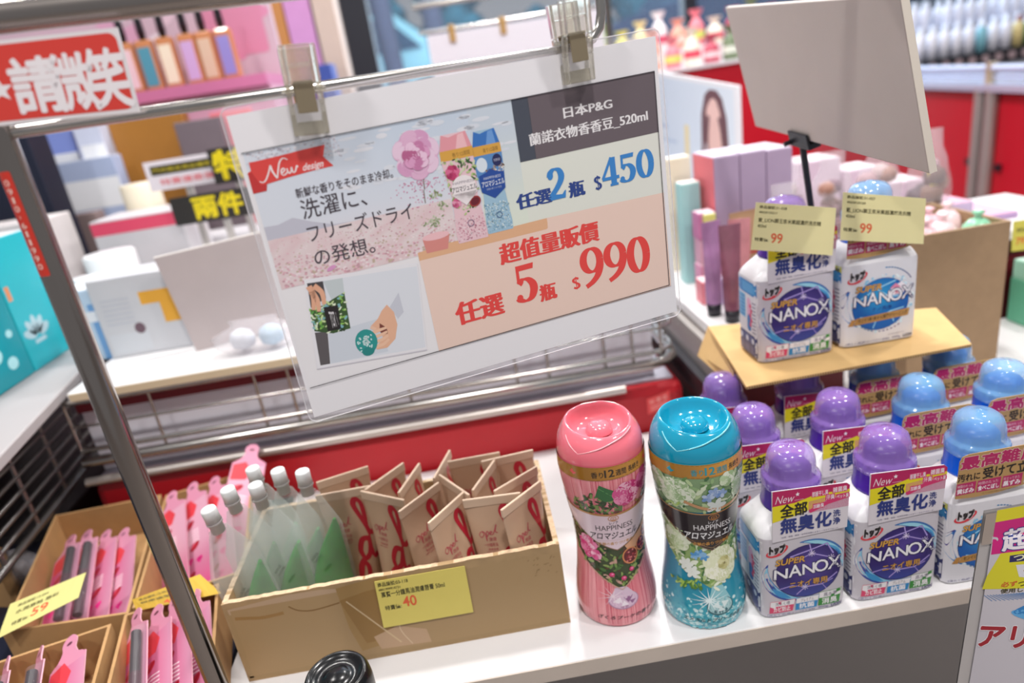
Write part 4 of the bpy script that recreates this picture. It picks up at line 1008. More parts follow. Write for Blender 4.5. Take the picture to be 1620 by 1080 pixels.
def purple_label():
    a = Art(); g = random.Random(4)
    a.grid(-39.6, 1.5, 39.6, 87.6, 26, 2, lambda x, y: '#c8c2c9', 0)
    a.arc(0, 48, 36, 31, .8, '#3c4f9c', 1, 175, 285, -.28, w1=9); a.arc(0, 48, 35.4, 30.4, .5, '#8fc6de', 1.4, 180, 278, -.28, w1=6.2)
    a.arc(0, 48, 36.4, 31.4, .8, '#3c6fae', 1, 10, 112, -.28, w1=9); a.arc(0, 48, 36, 31, .5, '#9ad2e4', 1.4, 14, 106, -.28, w1=6.2)
    a.arc(0, 48, 35.5, 30.6, .3, '#3f8fc6', 1.7, 225, 262, -.28, w1=5.6); a.arc(0, 48, 35.5, 30.6, .3, '#4f9fd0', 1.7, 30, 70, -.28, w1=5.6)
    def pc(x, y):
        r = hypot((x - 6) / 27, (y - 52) / 25); b = mix('#5c4a9c', '#37296b', min(1, r * 1.1)); return mix(b, '#4a62b8', max(0, min(.6, (40 - y) / 40)))
    a.disc(2.8, 47.6, 30.8, 28.8, '#2e2760', 3, .12); a.disc(2.8, 47.6, 30, 28, pc, 3.3, .12, 8, 48)
    for P_, w in (([(-14, 66), (4, 70), (20, 74), (26, 62)], .9), ([(4, 76), (6, 66), (24, 58)], .8), ([(-14, 66), (-4, 62), (6, 66)], .7), ([(-8, 23), (0, 30), (16, 30), (30, 40)], .8), ([(0, 30), (-12, 34), (-24, 32)], .7), ([(20, 24), (16, 30), (26, 34)], .6)):
        a.stroke(P_, w * 2.0, '#6f62b4', 3.6, sm=False); a.stroke(P_, w * .7, '#cdb6e6', 3.8, sm=False)
    for x, y in ((6, 66), (0, 30), (24, 58)):
        for k in range(4): t = pi * k / 4; a.stroke([(x - 3.4 * cos(t), y - 3.4 * sin(t)), (x + 3.4 * cos(t), y + 3.4 * sin(t))], .5, '#e8dcf4', 4, sm=False)
    top_logo(a, 4); nanox_words(a, 5)
    a.T('ニオイ専用', -14.6, 31.2, 20.4, 38.4, '#d9a24a', 6, .02, out='#2c2244', outw=.05)
    def badge(x0, x1, c, t1, t2, y0, y1):
        s_ = 2.2; m = y0 + (y1 - y0) * .56
        a.poly([(x0 - .4, y0 - .4), (x1 - s_ - .2, y0 - .4), (x1 + .6, y1 + .4), (x0 + .8, y1 + .4)], c, 4); a.poly([(x0, y0), (x1 - s_, y0), (x1, y1), (x0 + 1, y1)], '#ece8ea', 4.3)
        a.poly([(x0, y0), (x1 - s_, y0), (x1 - s_ * .5, m), (x0 + .5, m)], c, 4.6); a.T(t2, x0 + 3.4, y0 + .9, x1 - 4.6, m - .7, '#f2eef0', 5, .035); a.T(t1, x0 + 5, m + .9, x1 - 5, y1 - .9, '#55506a', 5)
    badge(-33, -9.4, '#d8486e', '洗たく槽', 'カビ防止', 5.8, 18.2); badge(-9, 13.2, '#2f86bf', 'プレミアム', '抗菌', 5.4, 18.2); badge(12.6, 35, '#3c8a3c', '高水準', '消臭', 5.8, 20.4)
    a.rect(-34.8, -.2 + 1.6, -18, 4.4, '#8d86a0', 4); a.rect(-34.5, 1.7, -18.3, 4.1, '#d5cfd5', 4.3); a.T('洗たく用', -34, 2.0, -19, 3.9, '#44407c', 5); a.T('超コンパクト洗剤', -17, 2.0, 9, 4.0, '#44407c', 5)
    a.T('400g', 12, 2.0, 22, 4.6, '#44407c', 5); a.T('LION', 24.6, 2.4, 35, 5.2, '#3a3672', 5, .04, shear=.15)
    return a
def blue_label():
    a = Art(); g = random.Random(5)
    a.grid(-39.6, 1.5, 39.6, 87.6, 26, 2, lambda x, y: '#dcdadf', 0)
    a.arc(0, 44, 36, 27, .3, '#bcd6e4', 1, 0, 360, .1)
    a.arc(-4, 46, 33.5, 30, 1, '#2f7fc0', 1.2, 150, 232, 0, w1=6.5); a.arc(-4, 46, 34.5, 31, .8, '#4a3a8c', 1.4, 150, 185, 0, w1=5)
    for k in range(13): t = radians(215 + k * 7.2); a.ell(2 + 33 * cos(t), 44 + 30.5 * sin(t), 1.4, .7, mix('#3f9ac6', '#7d3a6c', k / 12), 2, t + pi / 2, 8)
    for k in range(11): t = radians(35 + k * 5.2); a.ell(2 + 33.5 * cos(t), 48 + 33 * sin(t), 1.4, .7, mix('#3a3474', '#3f86b6', k / 10), 2, t + pi / 2, 8)
    for k in range(90):
        t = g.uniform(0, 2 * pi); q = g.uniform(.92, 1.12); a.ell(1 + 30 * q * cos(t), 44 + 27 * q * sin(t), g.uniform(.6, 2.2), g.uniform(.5, 1.6), g.choice(['#bcdcec', '#d9ecf4', '#8fc3e0', '#e9f3f6']), 2 + k * .01, t, 9)
    def bc(x, y): r = hypot((x + 2) / 26, (y - 52) / 22); return mix('#36a2d6', '#1c5fae', min(1, r))
    a.disc(-.6, 43, 29.6, 27.6, '#1b4c96', 3.4, .15); a.disc(-.6, 43, 28.8, 26.8, bc, 3.6, .15, 8, 48)
    for P_, w in (([(-24, 50), (-6, 60), (14, 66)], .8), ([(-6, 60), (8, 50), (26, 48)], .7), ([(-22, 32), (-4, 28), (10, 34), (24, 36)], .7), ([(-4, 28), (-8, 18)], .6), ([(10, 34), (14, 22)], .6)):
        a.stroke(P_, w * 2, '#5cb8e4', 3.8, sm=False); a.stroke(P_, w * .7, '#cfeaf5', 4, sm=False)
    a.poly([(4, 50), (10, 58), (20, 64), (26, 58), (22, 51)], '#f0e8ee', 4.4); a.T('ナノ洗浄', 6, 51.4, 21, 56, '#d8486e', 5, .04); a.poly([(8, 58), (14, 63), (20, 58)], '#e38aa6', 4.5)
    a.poly(star(24.5, 54, 1.8), '#d8486e', 5)
    top_logo(a, 4); nanox_words(a, 5)
    a.T('ナノ洗浄', -9.6, 36.4, 11, 40.8, '#1f3f8c', 6, .02)
    a.poly([(-34, 23.6), (-29, 23.6), (-26, 30.6), (-30.4, 30.6)], '#b98646', 6); a.poly([(-28.2, 24), (29, 26.4), (30.6, 34.2), (-25.6, 31.4)], '#b98a4c', 6)
    a.T('センイ1本1本から綺麗クリーニング', -24, 26.2, 28, 30.8, '#2f261c', 7, .014, rot=.03)
    a.T('(洗たく用)超コンパクト洗剤)', -35.5, 2.6, 10, 5.4, '#44407c', 5); a.T('450g', 12.6, 2.8, 22, 5.6, '#44407c', 5); a.T('LION', 24.6, 3.2, 34.4, 6.0, '#2b2748', 5, .04, shear=.15); a.T('衣料用洗剤です', 8, 7.8, 26, 9.4, '#8d8aa0', 5)
    return a
def side_label(blue):
    a = Art(); g = random.Random(6)
    a.rect(-22, 4, 22, 87, '#d9d8de', 0); a.rect(-22, 70, 22, 84, '#2f7fc0', 1); a.rect(-10, 72, 20, 82, '#4f9fd6', 1.3)
    if blue: a.rect(-22, 80, 22, 87, '#d6d66a', 1.2); a.T('スーパー高濃度', -20, 81.4, 20, 85, '#3a3a44', 2, .03)
    a.rect(-21, 42, -3, 68, '#6fb0d9', 1)
    for k in range(6): a.rect(-20, 44 + k * 4, -5, 45.6 + k * 4, '#2f7fc0', 1.4)
    a.rect(1, 30, 10, 66, '#d9a8c4', 1.2, r=4); a.rect(1, 30, 10, 48, '#2a6fb0', 1.4, r=4)
    for k in range(5): a.ell(9 + (k % 2) * 2, 38 + k * 5, 2.4, 2.6, '#d8486e', 1.8)
    for k in range(9): a.rect(13, 30 + k * 4, 20, 31.4 + k * 4, '#77748c', 1.4)
    a.rect(-22, 4, 22, 27, '#3a3c6c', 1); 
    for k in range(3): a.rect(-20 + k * 14, 6, -9 + k * 14, 15, '#4f5488', 1.4); a.rect(-20 + k * 14, 17, -9 + k * 14, 25, '#56649c', 1.4); a.ell(-14.5 + k * 14, 20.5, 3, 3, '#d5d8e4', 1.8)
    return a
def purple_tag():
    a = Art(); g = random.Random(1)
    def B(x, y, bx=0): return (x, y)
    a.poly([(-30, 85), (-30, 138), (36, 134), (39, 131), (37.5, 88)], '#d9d2d8', 0)
    a.poly([(-29.8, 122), (-29.3, 137.6), (36, 133.8), (39, 131), (38.6, 124)], '#b5225a', 1)
    a.poly([(-29.8, 106), (-29.6, 122.6), (-10, 122.9), (2.6, 126), (9, 128), (20, 127.6), (34, 127), (39, 127.4), (39, 124), (20, 120.5), (2.6, 113), (-12, 109)], '#e3d323', 2)
    for k in range(30): a.rect(2.6 + k * 1.2, 110, 3.2 + k * 1.2, 121.6 + k * .12, '#c95a86', 2.2)
    a.poly([(2.6, 113), (20, 119.8), (39, 123), (39, 119), (20, 115.6), (4, 109.6)], '#d0366c', 2.4)
    a.T('New', -27.4, 124.6, -11.4, 132.2, '#f0d9e2', 3, -.006, shear=.3); a.poly([(p[0] * .9, p[1]) for p in star(-8.2, 131.2, 2.4)], '#f2e6ec', 3); a.rect(-10, 125.4, -2, 125.7, '#f0d9e2', 3)
    a.T('全部', -22.6, 109.8, 1.0, 122.6, '#2a2620', 4, .05)
    for t, x0, y0, x1, y1 in (('部屋干し臭', 5.5, 125.8, 19.6, 130.6), ('雑菌臭', 24, 126.4, 36.4, 131.4), ('汗臭', 18, 120.2, 25.4, 124.8), ('加齢臭', 6.6, 113.6, 16, 117.8), ('ペット臭', 27.4, 119.4, 38, 123.4)):
        a.rect(x0 - .6, y0 - .6, x1 + .6, y1 + .6, '#d0366c', 3, r=.6); a.T(t, x0, y0, x1, y1, '#f2e6ec', 4, .02)
    a.T('無臭化', -22.6, 93.0, 22.8, 108.6, '#2e3a7c', 4, .055, shear=.02); a.T('洗', 24.6, 101.4, 31, 108.2, '#2e3a7c', 4, .03); a.T('浄', 24.6, 93.4, 31, 100.4, '#2e3a7c', 4, .03)
    a.T('*生物・物理・感覚・化学的消臭によるトータルアプローチ。', -22.4, 88.2, 30, 89.8, '#4a4870', 4)
    return a
def blue_tag():
    a = Art()
    kp = '#b5905c'
    a.poly([(-37.5, 96), (-36.4, 133), (-34, 138), (-28, 139.6), (30, 139.4), (36, 137), (38, 133), (38.2, 104), (24, 98.6), (0, 95.2), (-20, 94.6)], kp, 0)
    a.T('最高難度', -35.4, 125.2, 35.4, 137.6, '#b3235f', 2, .055, out='#e6cfc0', outw=.05, shear=.06)
    a.T('汚れに', -37, 113.2, -17, 120.6, '#262020', 3, .035); a.T('受けて立つ', -14.4, 112.6, 36, 123.6, '#262020', 3, .04)
    for x0, x1, t1, t2 in ((-38, -20.4, '時間のたった', '黄ばみ'), (-19, 2.4, '時間のたった', '食べこぼし'), (4, 22, '目立ってきた', '黒ずみ')):
        a.poly([(x0, 99.4), (x1, 99.8), (x1 + .6, 111.6), (x0 + .6, 111.2)], '#b3235f', 2); a.T(t1, x0 + 1.4, 106.8, x1 - 2, 109.8, '#e9c9d2', 3); a.T(t2, x0 + 1.2, 100.8, x1 - 1, 105.8, '#f2e8ec', 3, .045)
    a.poly([(24, 101), (33, 101), (34.4, 114), (26, 114)], '#d5d2c8', 2)
    for k, t in enumerate('超濃厚'): a.T(t, 26.4 + .5 * (2 - k), 110.2 - k * 4, 30.6 + .5 * (2 - k), 113.6 - k * 4, '#3a3a3a', 3, .02)
    a.T('*すべての汚れが落ちるわけではありません', -14, 96.6, 20, 98, '#6b5230', 3)
    return a
WB = M('bottle_white', '#e0dee1', 0.3, noise=0.01, coat=0.2)
def make_detergent(kind, label, loc):
    P_ = kind == 'purple'
    r = thing('detergent_bottle', label, 'detergent bottle', loc, 0, 'small white detergent bottles with standing tags')
    secs = [(0, .90, .86, NE), (.0015, .95, .93, NE), (.005, .99, .985, NE), (.010, 1, 1, NE), (.045, 1, 1, NE), (.084, 1, 1, NE), (.0885, .985, .975, 6), (.0925, .94, .93, 5), (.0965, .86, .90, 4), (.1005, .75, .92, 3), (.1035, .67, .93, 2.4), (.1055, .64, .92, 2)]
    MB().loft([[(x, y, z) for x, y in sq(HW * a, HD * b, n)] for z, a, b, n in secs]).build('body', WB, r)
    (purple_label() if P_ else blue_label()).build('front_label', front_map, r, M('label_film', rough=0.32, vcol=True), maxlen=7)
    side_label(not P_).build('side_label', side_map, r, M('label_film'), maxlen=7)
    dark, light = ('#43208c', '#a57fd6') if P_ else ('#0a55c8', '#8cc4ee')
    cap = MB().lathe([(.0258, .104), (.0262, .106), (.0262, .1075), (.0250, .109), (.0248, .124), (.0243, .126), (.012, .127)], 48).build('cap_base', M('cap_base_' + kind, dark, 0.22, coat=.4), r)
    # inner pouring cone seen through the measuring cap
    MB().lathe([(.0178, .126), (.0172, .1425), (.0140, .1465), (.0, .148)], 32).build('pour_spout', M('spout_' + kind, '#2c1070' if P_ else '#0a55c8', 0.3), r)
    mb = MB(); N = 96
    def rf(a, rr, z):
        if .1255 < z < .1345 and rr > .024: rr += .0004 * (1 if int(a / (2 * pi) * 96) % 2 else -1)
        if .139 < z < .156: rr *= 1 - .035 * max(0, cos(6 * a)) ** 3
        return rr, z
    mb.lathe([(.0246, .1240), (.0252, .1262), (.0252, .1340), (.0246, .1356), (.0224, .1372), (.0216, .1392), (.0213, .146), (.0205, .1525), (.0180, .1582), (.0135, .1616), (.0075, .1632), (.0035, .1636), (.003, .1642), (0, .1643)], N, rfun=rf)
    mb.build('measuring_cap', M('measuring_cap_' + kind, light, 0.12, alpha=.52, coat=.8), r)
    tg = thing('x', None, None); bpy.data.objects.remove(tg)
    yb = -HD - .0006
    def tmap(u, v, d): return (u * .001, yb - d + .010 * ((max(0, u - 26) / 14) ** 2) * .6, v * .001)
    art = purple_tag() if P_ else blue_tag()
    out = art.items[0][0]
    mb = MB(); mb.prism([(x * .001, z * .001) for x, z in out], yb + .0002, yb + .0008, axis='y')
    tgo = mb.build('shoulder_tag', M('tag_card_white', '#d9d4d8', .5) if P_ else M('tag_card_kraft', '#b5905c', .6), r)
    art.build('tag_print', lambda u, v, d: (u * .001, yb - d, v * .001), tgo, M('tag_print', rough=.35, vcol=True))
    return r
XS = [0.2455, 0.3325, 0.4190, 0.5060]; YS = [0.5095, 0.5885, 0.6690]
L_P = {(0, 0): 'purple capped detergent bottle in the front row, next to the teal bead bottle', (1, 0): 'purple capped detergent bottle in the front row, left of the blue capped one',
       (0, 1): 'purple capped detergent bottle half hidden behind the teal bead bottle', (1, 1): 'purple capped detergent bottle in the middle row, between purple and blue caps',
       (0, 2): 'purple capped detergent bottle at the rear left, cap beside the cardboard sheet edge', (1, 2): 'purple capped detergent bottle under the front edge of the cardboard sheet'}
L_B = {(2, 0): 'blue capped detergent bottle in the front row, behind the silver refill pouch', (3, 0): 'blue capped detergent bottle at the right end of the front row',
       (2, 1): 'blue capped detergent bottle in the middle row, left of another blue cap', (3, 1): 'blue capped detergent bottle in the middle row at the right, before the tall carton',
       (2, 2): 'blue capped detergent bottle under the middle of the cardboard sheet', (3, 2): 'blue capped detergent bottle under the right corner of the cardboard sheet'}
dp = make_detergent('purple', L_P[(0, 0)], (XS[0], YS[0], 0)); db_ = make_detergent('blue', L_B[(2, 0)], (XS[2], YS[0], 0))
for (i, j), lb in L_P.items():
    if (i, j) != (0, 0): dup(dp, (XS[i], YS[j], 0), lb)
for (i, j), lb in L_B.items():
    if (i, j) != (2, 0): dup(db_, (XS[i], YS[j], 0), lb)
# cardboard sheet on the caps, two bottles on it
ZS = 0.1655
sheet = thing('cardboard_sheet', 'bent tan cardboard sheet lying on the bottle caps under two detergent bottles', 'cardboard sheet', (0.38, 0.70, ZS))
fl, fr_, bl_, br_ = (0.252, 0.619), (0.498, 0.626), (0.278, 0.800), (0.535, 0.735)
mb = MB()
mb.hexa([(*fl, ZS), (*fr_, ZS), (*br_, ZS), (*bl_, ZS)], [(*fl, ZS + .004), (*fr_, ZS + .004), (*br_, ZS + .004), (*bl_, ZS + .004)])
mb.hexa([(0.262, 0.690, ZS - .024), (0.255, 0.66, ZS - .003), (0.2785, 0.800, ZS - .003), (0.262, 0.790, ZS - .03)], [(0.2585, 0.690, ZS - .024), (0.2555, 0.66, ZS + .004), (0.278, 0.800, ZS + .004), (0.2585, 0.790, ZS - .03)])
mb.build('sheet', M('tan_board', '#c9a56f', 0.75, noise=0.05, nscale=40, bump=.1), sheet, world=True, bevel=.0008)
mb = MB(); g = random.Random(2)
for k in range(90):
    a_, b_ = k / 90, (k + .55) / 90
    xa, xb = fl[0] + (fr_[0] - fl[0]) * a_, fl[0] + (fr_[0] - fl[0]) * b_; ya = fl[1] + (fr_[1] - fl[1]) * a_ - .0003
    mb.box(xa, xb, ya, ya + .001, ZS + .0008, ZS + .0032)
mb.build('corrugated_edge', M('board_edge', '#8f7048', 0.9), sheet, world=True)
UP = [(dp, (0.328, 0.692, ZS + .0042), 'purple capped detergent bottle standing on the cardboard sheet behind a yellow tag'),
      (db_, (0.4215, 0.694, ZS + .0042), 'blue detergent bottle standing on the cardboard sheet, right of the purple one')]
for src, loc, lb in UP: dup(src, loc, lb).scale = (1.06, 1.06, 1.06)
def on_plane_y(pts, Y): return [atY(*p, Y) for p in pts]
q1 = on_plane_y(((1196, 320), (1323, 329), (1317, 404), (1188, 395)), 0.655)
price_tag('price_tag', 'pale yellow price tag reading 99 leaning on the purple bottle on the cardboard sheet', q1, 80, 48,
          [('商品編號:31-028', 4, 42.4, 31, 45.6, dk), ('4903301293217', 4, 37.6, 22, 39.8, dk), ('紫_LION獅王奈米樂超濃縮洗衣精', 4, 28.6, 66, 33.4, dk), ('450ml', 4, 23.4, 12.4, 26.6, dk), ('特賣價:', 2.4, 9.4, 16, 13.2, dk)], ('99', 18, 8.4, 29.4, 18.6), bgc='#eae0a8')
q2 = on_plane_y(((1334, 304), (1465, 314), (1461, 386), (1329, 380)), 0.657)
price_tag('price_tag', 'pale yellow price tag reading 99 leaning on the blue bottle on the cardboard sheet', q2, 80, 48,
          [('商品編號:31-027', 4, 42.4, 31, 45.6, dk), ('4903301293200', 4, 37.6, 22, 39.8, dk), ('藍_LION獅王奈米樂超濃縮洗衣精', 4, 28.6, 66, 33.4, dk), ('450ml', 4, 23.4, 12.4, 26.6, dk), ('特賣價:', 2.4, 9.4, 16, 13.2, dk)], ('99', 18, 8.4, 29.4, 18.6), bgc='#eae0a8')

# ------------------------------------------------------------------ cartons of lip tint cards at the left
ZL = 0.05
def dirv(a, b): return (Vector(b) - Vector(a)).normalized()
B1 = [atZ(87, 815, ZL), atZ(255, 782, ZL), atZ(203, 970, ZL), atZ(2, 1000, ZL)]
AX = ((B1[0] - B1[3]) + (B1[1] - B1[2])).normalized()          # front to rear along the cartons
AC = Vector((AX.y, -AX.x, 0))                                   # across, to the right
def xy(v): return (v.x, v.y)
B2 = [atZ(262, 783, ZL), atZ(262, 783, ZL) + AC * .115, atZ(209, 962, ZL) + AC * .112, atZ(209, 962, ZL)]
B3r = atZ(176, 986, ZL); B3 = [B3r - AC * .125, B3r, B3r - AX * .22, B3r - AX * .22 - AC * .125]
B4l = atZ(197, 972, ZL); B4 = [B4l, B4l + AC * .092, B4l + AC * .092 - AX * .22, B4l - AX * .22]
boxes = []
for q, lb in ((B1, 'open kraft carton of lip tint cards, rear left behind the pale yellow tag'), (B2, 'open kraft carton with pink heart cards beside the tube carton, golden tag in front'),
              (B3, 'open kraft carton of lip tint cards in the bottom left corner'), (B4, 'open kraft carton of lip tint cards in front of the steel post')):
    boxes.append(open_box('kraft_carton', lb, [xy(v) for v in q], -0.002, ZL, 0.003, mat=M('kraft_carton', '#b48c5e', 0.75, noise=0.06, nscale=50, bump=.1), group=None))
CARD = [(-20, 0), (20, 0), (22, 4), (22, 120), (20, 133), (12, 138), (8, 146), (9, 154), (4, 160), (-4, 160), (-9, 154), (-8, 146), (-13, 138), (-20, 133), (-22, 120), (-22, 4)]
def lip_card(label, mat, heart=False, pen=True):
    r = thing('heart_card' if heart else 'lip_tint_card', label, 'cosmetic card', (0, 0, 0)); r.matrix_world = mat
    P_ = [(x * .001, y * .001) for x, y in smooth_path(CARD, 3, True)]
    MB().prism(P_, -.0006, .0006).build('card', M('card_pink_edge', '#dfa5b4', .5), r)
    a = Art(); g = random.Random(len(label))
    base = (lambda x, y: mix('#cb3f7c', '#d193ae', min(1, max(0, (x + 22) / 44)))) if not heart else (lambda x, y: mix('#d9a3b8', '#d04a86', min(1, max(0, (70 - y) / 70))))
    a.poly(smooth_path(CARD, 3, True), '#d68fa9', 0)
    a.grid(-21, 3, 21, 128, 4, 6, base, 1)
    a.ell(0, 152, 3.6, 1.6, '#6a3648', 2)
    a.poly([(-20, 108), (-20, 130), (-4, 134), (6, 120), (0, 108)], '#d9444e', 1.5)
    for x, y, s in ((-8, 96, 1), (-2, 62, 1), (-9, 24, .8)):
        a.ell(x, y, 8 * s, 4.2 * s, '#b62538', 2, .5); a.ell(x - 2 * s, y + 1.6 * s, 4 * s, 2.2 * s, '#cf4254', 2.3, .7); a.stroke([(x - 7 * s, y - 3 * s), (x, y), (x + 7 * s, y + 4 * s)], .7, '#7a1424', 2.6)
    for k in range(5): a.stroke([(-16 + g.uniform(-1, 1), 84 - k * 4), (-6, 86 - k * 4), (6, 84 - k * 4)], 1.4, '#f6e3ea', 2)
    for x, y in ((-10, 44), (4, 40), (-2, 12)): a.ell(x - 2, y + 1.6, 3, 2.6, '#e2348a', 2, .6); a.ell(x + 2, y + 1.6, 3, 2.6, '#e2348a', 2, -.6); a.poly([(x - 4.6, y + .6), (x, y - 5), (x + 4.6, y + .6)], '#e2348a', 2)
    a.build('print', lambda u, v, d: (u * .001, v * .001, .0006 + d), r, GLOSS())
    if pen and not heart:
        mb = MB(); mb.tube([(0.013, .020, .0062), (0.013, .082, .0062)], .0048, 14, 0); mb.build('tint_tube', M('tint_dark', '#3a1626', 0.3), r)
        mb = MB(); mb.tube([(0.013, .082, .0062), (0.013, .125, .0062)], .0046, 14, 0); mb.build('tint_lid', M('tint_lid', '#241c22', 0.35), r)
        mb = MB(); mb.loft([[(0.013 + w * cos(t), y, .0012 + max(0, h * sin(t))) for t in [2 * pi * k / 16 for k in range(16)]] for y, w, h in ((.012, .004, .002), (.017, .008, .0105), (.128, .008, .0105), (.133, .004, .002))])
        mb.build('blister', M('blister_clear', '#e9dfe4', .08, alpha=.07), r)
    return r
def place_cards(quad, n, lbs, s0, ds, lift, roll, back, proto=None, heart=False, zb=.004):
    RL, RR, FR, FL = quad; first = None
    for k in range(n):
        f = s0 + ds * k
        base = FL.lerp(FR, f) + AX * back; base.z = zb + .0015 * k
        R_ = Matrix((AC, AX, Vector((0, 0, 1)))).transposed().to_4x4()
        m = Matrix.Translation(base) @ R_ @ Matrix.Rotation(lift + .02 * (k % 2), 4, 'X') @ Matrix.Rotation(-roll, 4, 'Y')
        if proto is None: proto = lip_card(lbs[k], m, heart)
        else:
            c = dup(proto, (0, 0, 0), lbs[k]); c.matrix_world = m
    return proto
cA = place_cards(B1, 2, ['pink lip tint card with dark tube, leftmost in the rear left carton', 'pink lip tint card with dark tube, second in the rear left carton'], .20, .17, radians(14), radians(30), .03)
cB = lip_card('pink lip tint card printed with lips, against the right wall of the rear left carton', Matrix(), False, False)
place_cards(B1, 1, ['pink lip tint card printed with lips in the rear left carton, beside the dark tubes'], .54, .2, radians(14), radians(30), .03, cB)
def place_one(c, quad, f, lift, roll, back, zb=.006):
    RL, RR, FR, FL = quad; base = FL.lerp(FR, f) + AX * back; base.z = zb
    R_ = Matrix((AC, AX, Vector((0, 0, 1)))).transposed().to_4x4()
    c.matrix_world = Matrix.Translation(base) @ R_ @ Matrix.Rotation(lift, 4, 'X') @ Matrix.Rotation(-roll, 4, 'Y')
place_one(cB, B1, .74, radians(15), radians(30), .02)
place_cards(B3, 3, ['pink lip tint card at the very left of the bottom left carton', 'pink lip tint card in the bottom left carton, second of four', 'pink lip tint card in the bottom left carton, third of four'], .08, .22, radians(17), radians(52), .060, cA)
place_cards(B3, 1, ['pink lip tint card with hanging hole nearest the right wall of the bottom left carton'], .74, .2, radians(19), radians(28), .060, cB)
place_cards(B4, 1, ['pink lip tint card with dark tube, leftmost in the carton before the post'], .16, .2, radians(19), radians(44), .060, cA)
place_cards(B4, 3, ['pink lip tint card in the carton before the post, next to the dark tube', 'pink lip tint card in the carton before the post, second from the tube carton',
                    'pink lip tint card beside the long tube carton, in the carton before the post'], .36, .20, radians(18), radians(36), .058, cB)
h1 = place_cards(B2, 3, ['pink and white heart card leaning at the left of the carton beside the tubes', 'pink and white heart card in the middle of the carton beside the tubes', 'pink and white heart card nearest the green pouches'],
                 .20, .24, radians(22), radians(30), .06, None, True)
# soft pink lobed card standing tallest behind the pouches
m = Matrix.Translation(B2[3].lerp(B2[2], .70) + AX * .10 + Vector((0, 0, -B2[0].z + .006))) @ Matrix((AC, AX, Vector((0, 0, 1)))).transposed().to_4x4() @ Matrix.Rotation(radians(34), 4, 'X') @ Matrix.Rotation(radians(-20), 4, 'Z')
c = dup(h1, (0, 0, 0), 'tall pink heart card standing upright behind the green pouches'); c.matrix_world = m
# yellow tags of these cartons
tq = [atT(*p, t) for p, t in (((16, 955), .70), ((136, 905), .715), ((124, 945), .70), ((-4, 1010), .685))]
dkt = '#6b6438'
price_tag('price_tag', 'pale yellow price tag hanging across the front of the rear left lip card carton', tq, 76, 40, [('商品編號:12-044', 10, 31, 40, 35, dkt), ('水潤唇釉 唇彩', 10, 22, 52, 27, dkt), ('特賣價:', 10, 8, 26, 13, dkt)], ('59', 28, 8, 44, 19), bgc='#d9d488')
tq = [atZ(*p, z) for p, z in (((209, 948), .062), ((316, 908), .066), ((350, 938), .054), ((216, 966), .052))]
price_tag('price_tag', 'golden yellow price tag on the front rim of the heart card carton', tq, 76, 34, [('商品編號:12-051', 6, 24, 36, 29, dkt), ('粉嫩造型卡', 6, 15, 44, 20, dkt)], ('49', 26, 3, 38, 11), bgc='#d3ae3e')

# far left scraps: another carton and a clear bag
q = [atZ(*p, ZL) for p in ((-40, 845), (6, 868), (-4, 905), (-60, 905))]
open_box('kraft_carton', 'small worn kraft carton at the left picture edge', [xy(v) for v in q], -0.002, ZL, .003, mat=M('kraft_carton'))
def bag(name, label, c, sx, sy, sz, fills, seed, cat='bag', group=None):
    r = thing(name, label, cat, (c.x, c.y, c.z), 0, group); g = random.Random(seed)
    rings = []
    for k in range(9):
        t = k / 8; w = sin(pi * (.08 + .84 * t)) ** .5
        rings.append([(sx * w * cos(a) * g.uniform(.92, 1.08), sy * w * sin(a) * g.uniform(.88, 1.1), sz * t) for a in [2 * pi * q_ / 14 for q_ in range(14)]])
    rings.append([(sx * .55 * cos(a), .002 * sin(a), sz * 1.18) for a in [2 * pi * q_ / 14 for q_ in range(14)]])
    MB().loft(rings).build('film', M('bag_film', '#e6e0e6', 0.08, alpha=.26, bump=.5, nscale=25), r)
    for k, (hx, dx, dy, dz, s_) in enumerate(fills):
        mb = MB(); mb.loft([[(dx + s_ * w * cos(a), dy + s_ * w * .8 * sin(a), dz + z * s_) for a in [2 * pi * q_ / 10 for q_ in range(10)]] for z, w in ((-.8, .3), (-.55, .85), (0, 1), (.55, .8), (.8, .3))])
        mb.build('content', M('bag_fill_' + hx[1:], hx, .5, noise=.2, nscale=40), r)
    return r
v = atZ(26, 900, 0.0); v.x, v.y, v.z = atZ(30, 905, .012).x, atZ(30, 905, .012).y, -0.002
bag('plastic_bag', 'crumpled clear plastic bag between the left picture edge and the lip cartons', v, .028, .022, .04, [('#6a6264', 0, 0, .018, .014)], 3)

# ------------------------------------------------------------------ low stand in front with a black bottle and a refill pouch
st = thing('low_stand', 'dark grey low stand below the shelf front, carrying the black capped bottle', 'stand', (-0.15, 0.4, -0.12))
MB().box(-0.23, -0.07, 0.33, 0.465, FLOOR, -0.12).build('stand_body', M('stand_grey', '#4b474a', .5), st, world=True)
bc = atY(531, 1066, .415)
r = thing('black_bottle', 'black bottle with glossy domed cap at the bottom edge before the tube carton', 'bottle', (bc.x, bc.y, -0.12))
hz = bc.z + .12
MB().lathe([(0, 0), (.027, 0), (.029, .003), (.029, hz - .055), (.024, hz - .045)], 40).build('body', M('black_gloss', '#121114', .12, coat=1), r)
MB().lathe([(.026, hz - .046), (.0265, hz - .012), (.0255, hz - .004), (.0235, hz), (.021, hz + .001), (.0195, hz - .001), (.012, hz - .003), (.0095, hz - .001), (.006, hz + .0005), (0, hz + .001)], 48).build('cap', M('black_cap', '#0b0b0d', .22), r)
st = thing('side_stand', 'dark low stand under the silver refill pouch at the right', 'stand', (0.42, 0.40, -0.10))
MB().box(0.338, 0.50, 0.372, 0.43, FLOOR, -0.10).build('stand_body', M('stand_grey'), st, world=True)
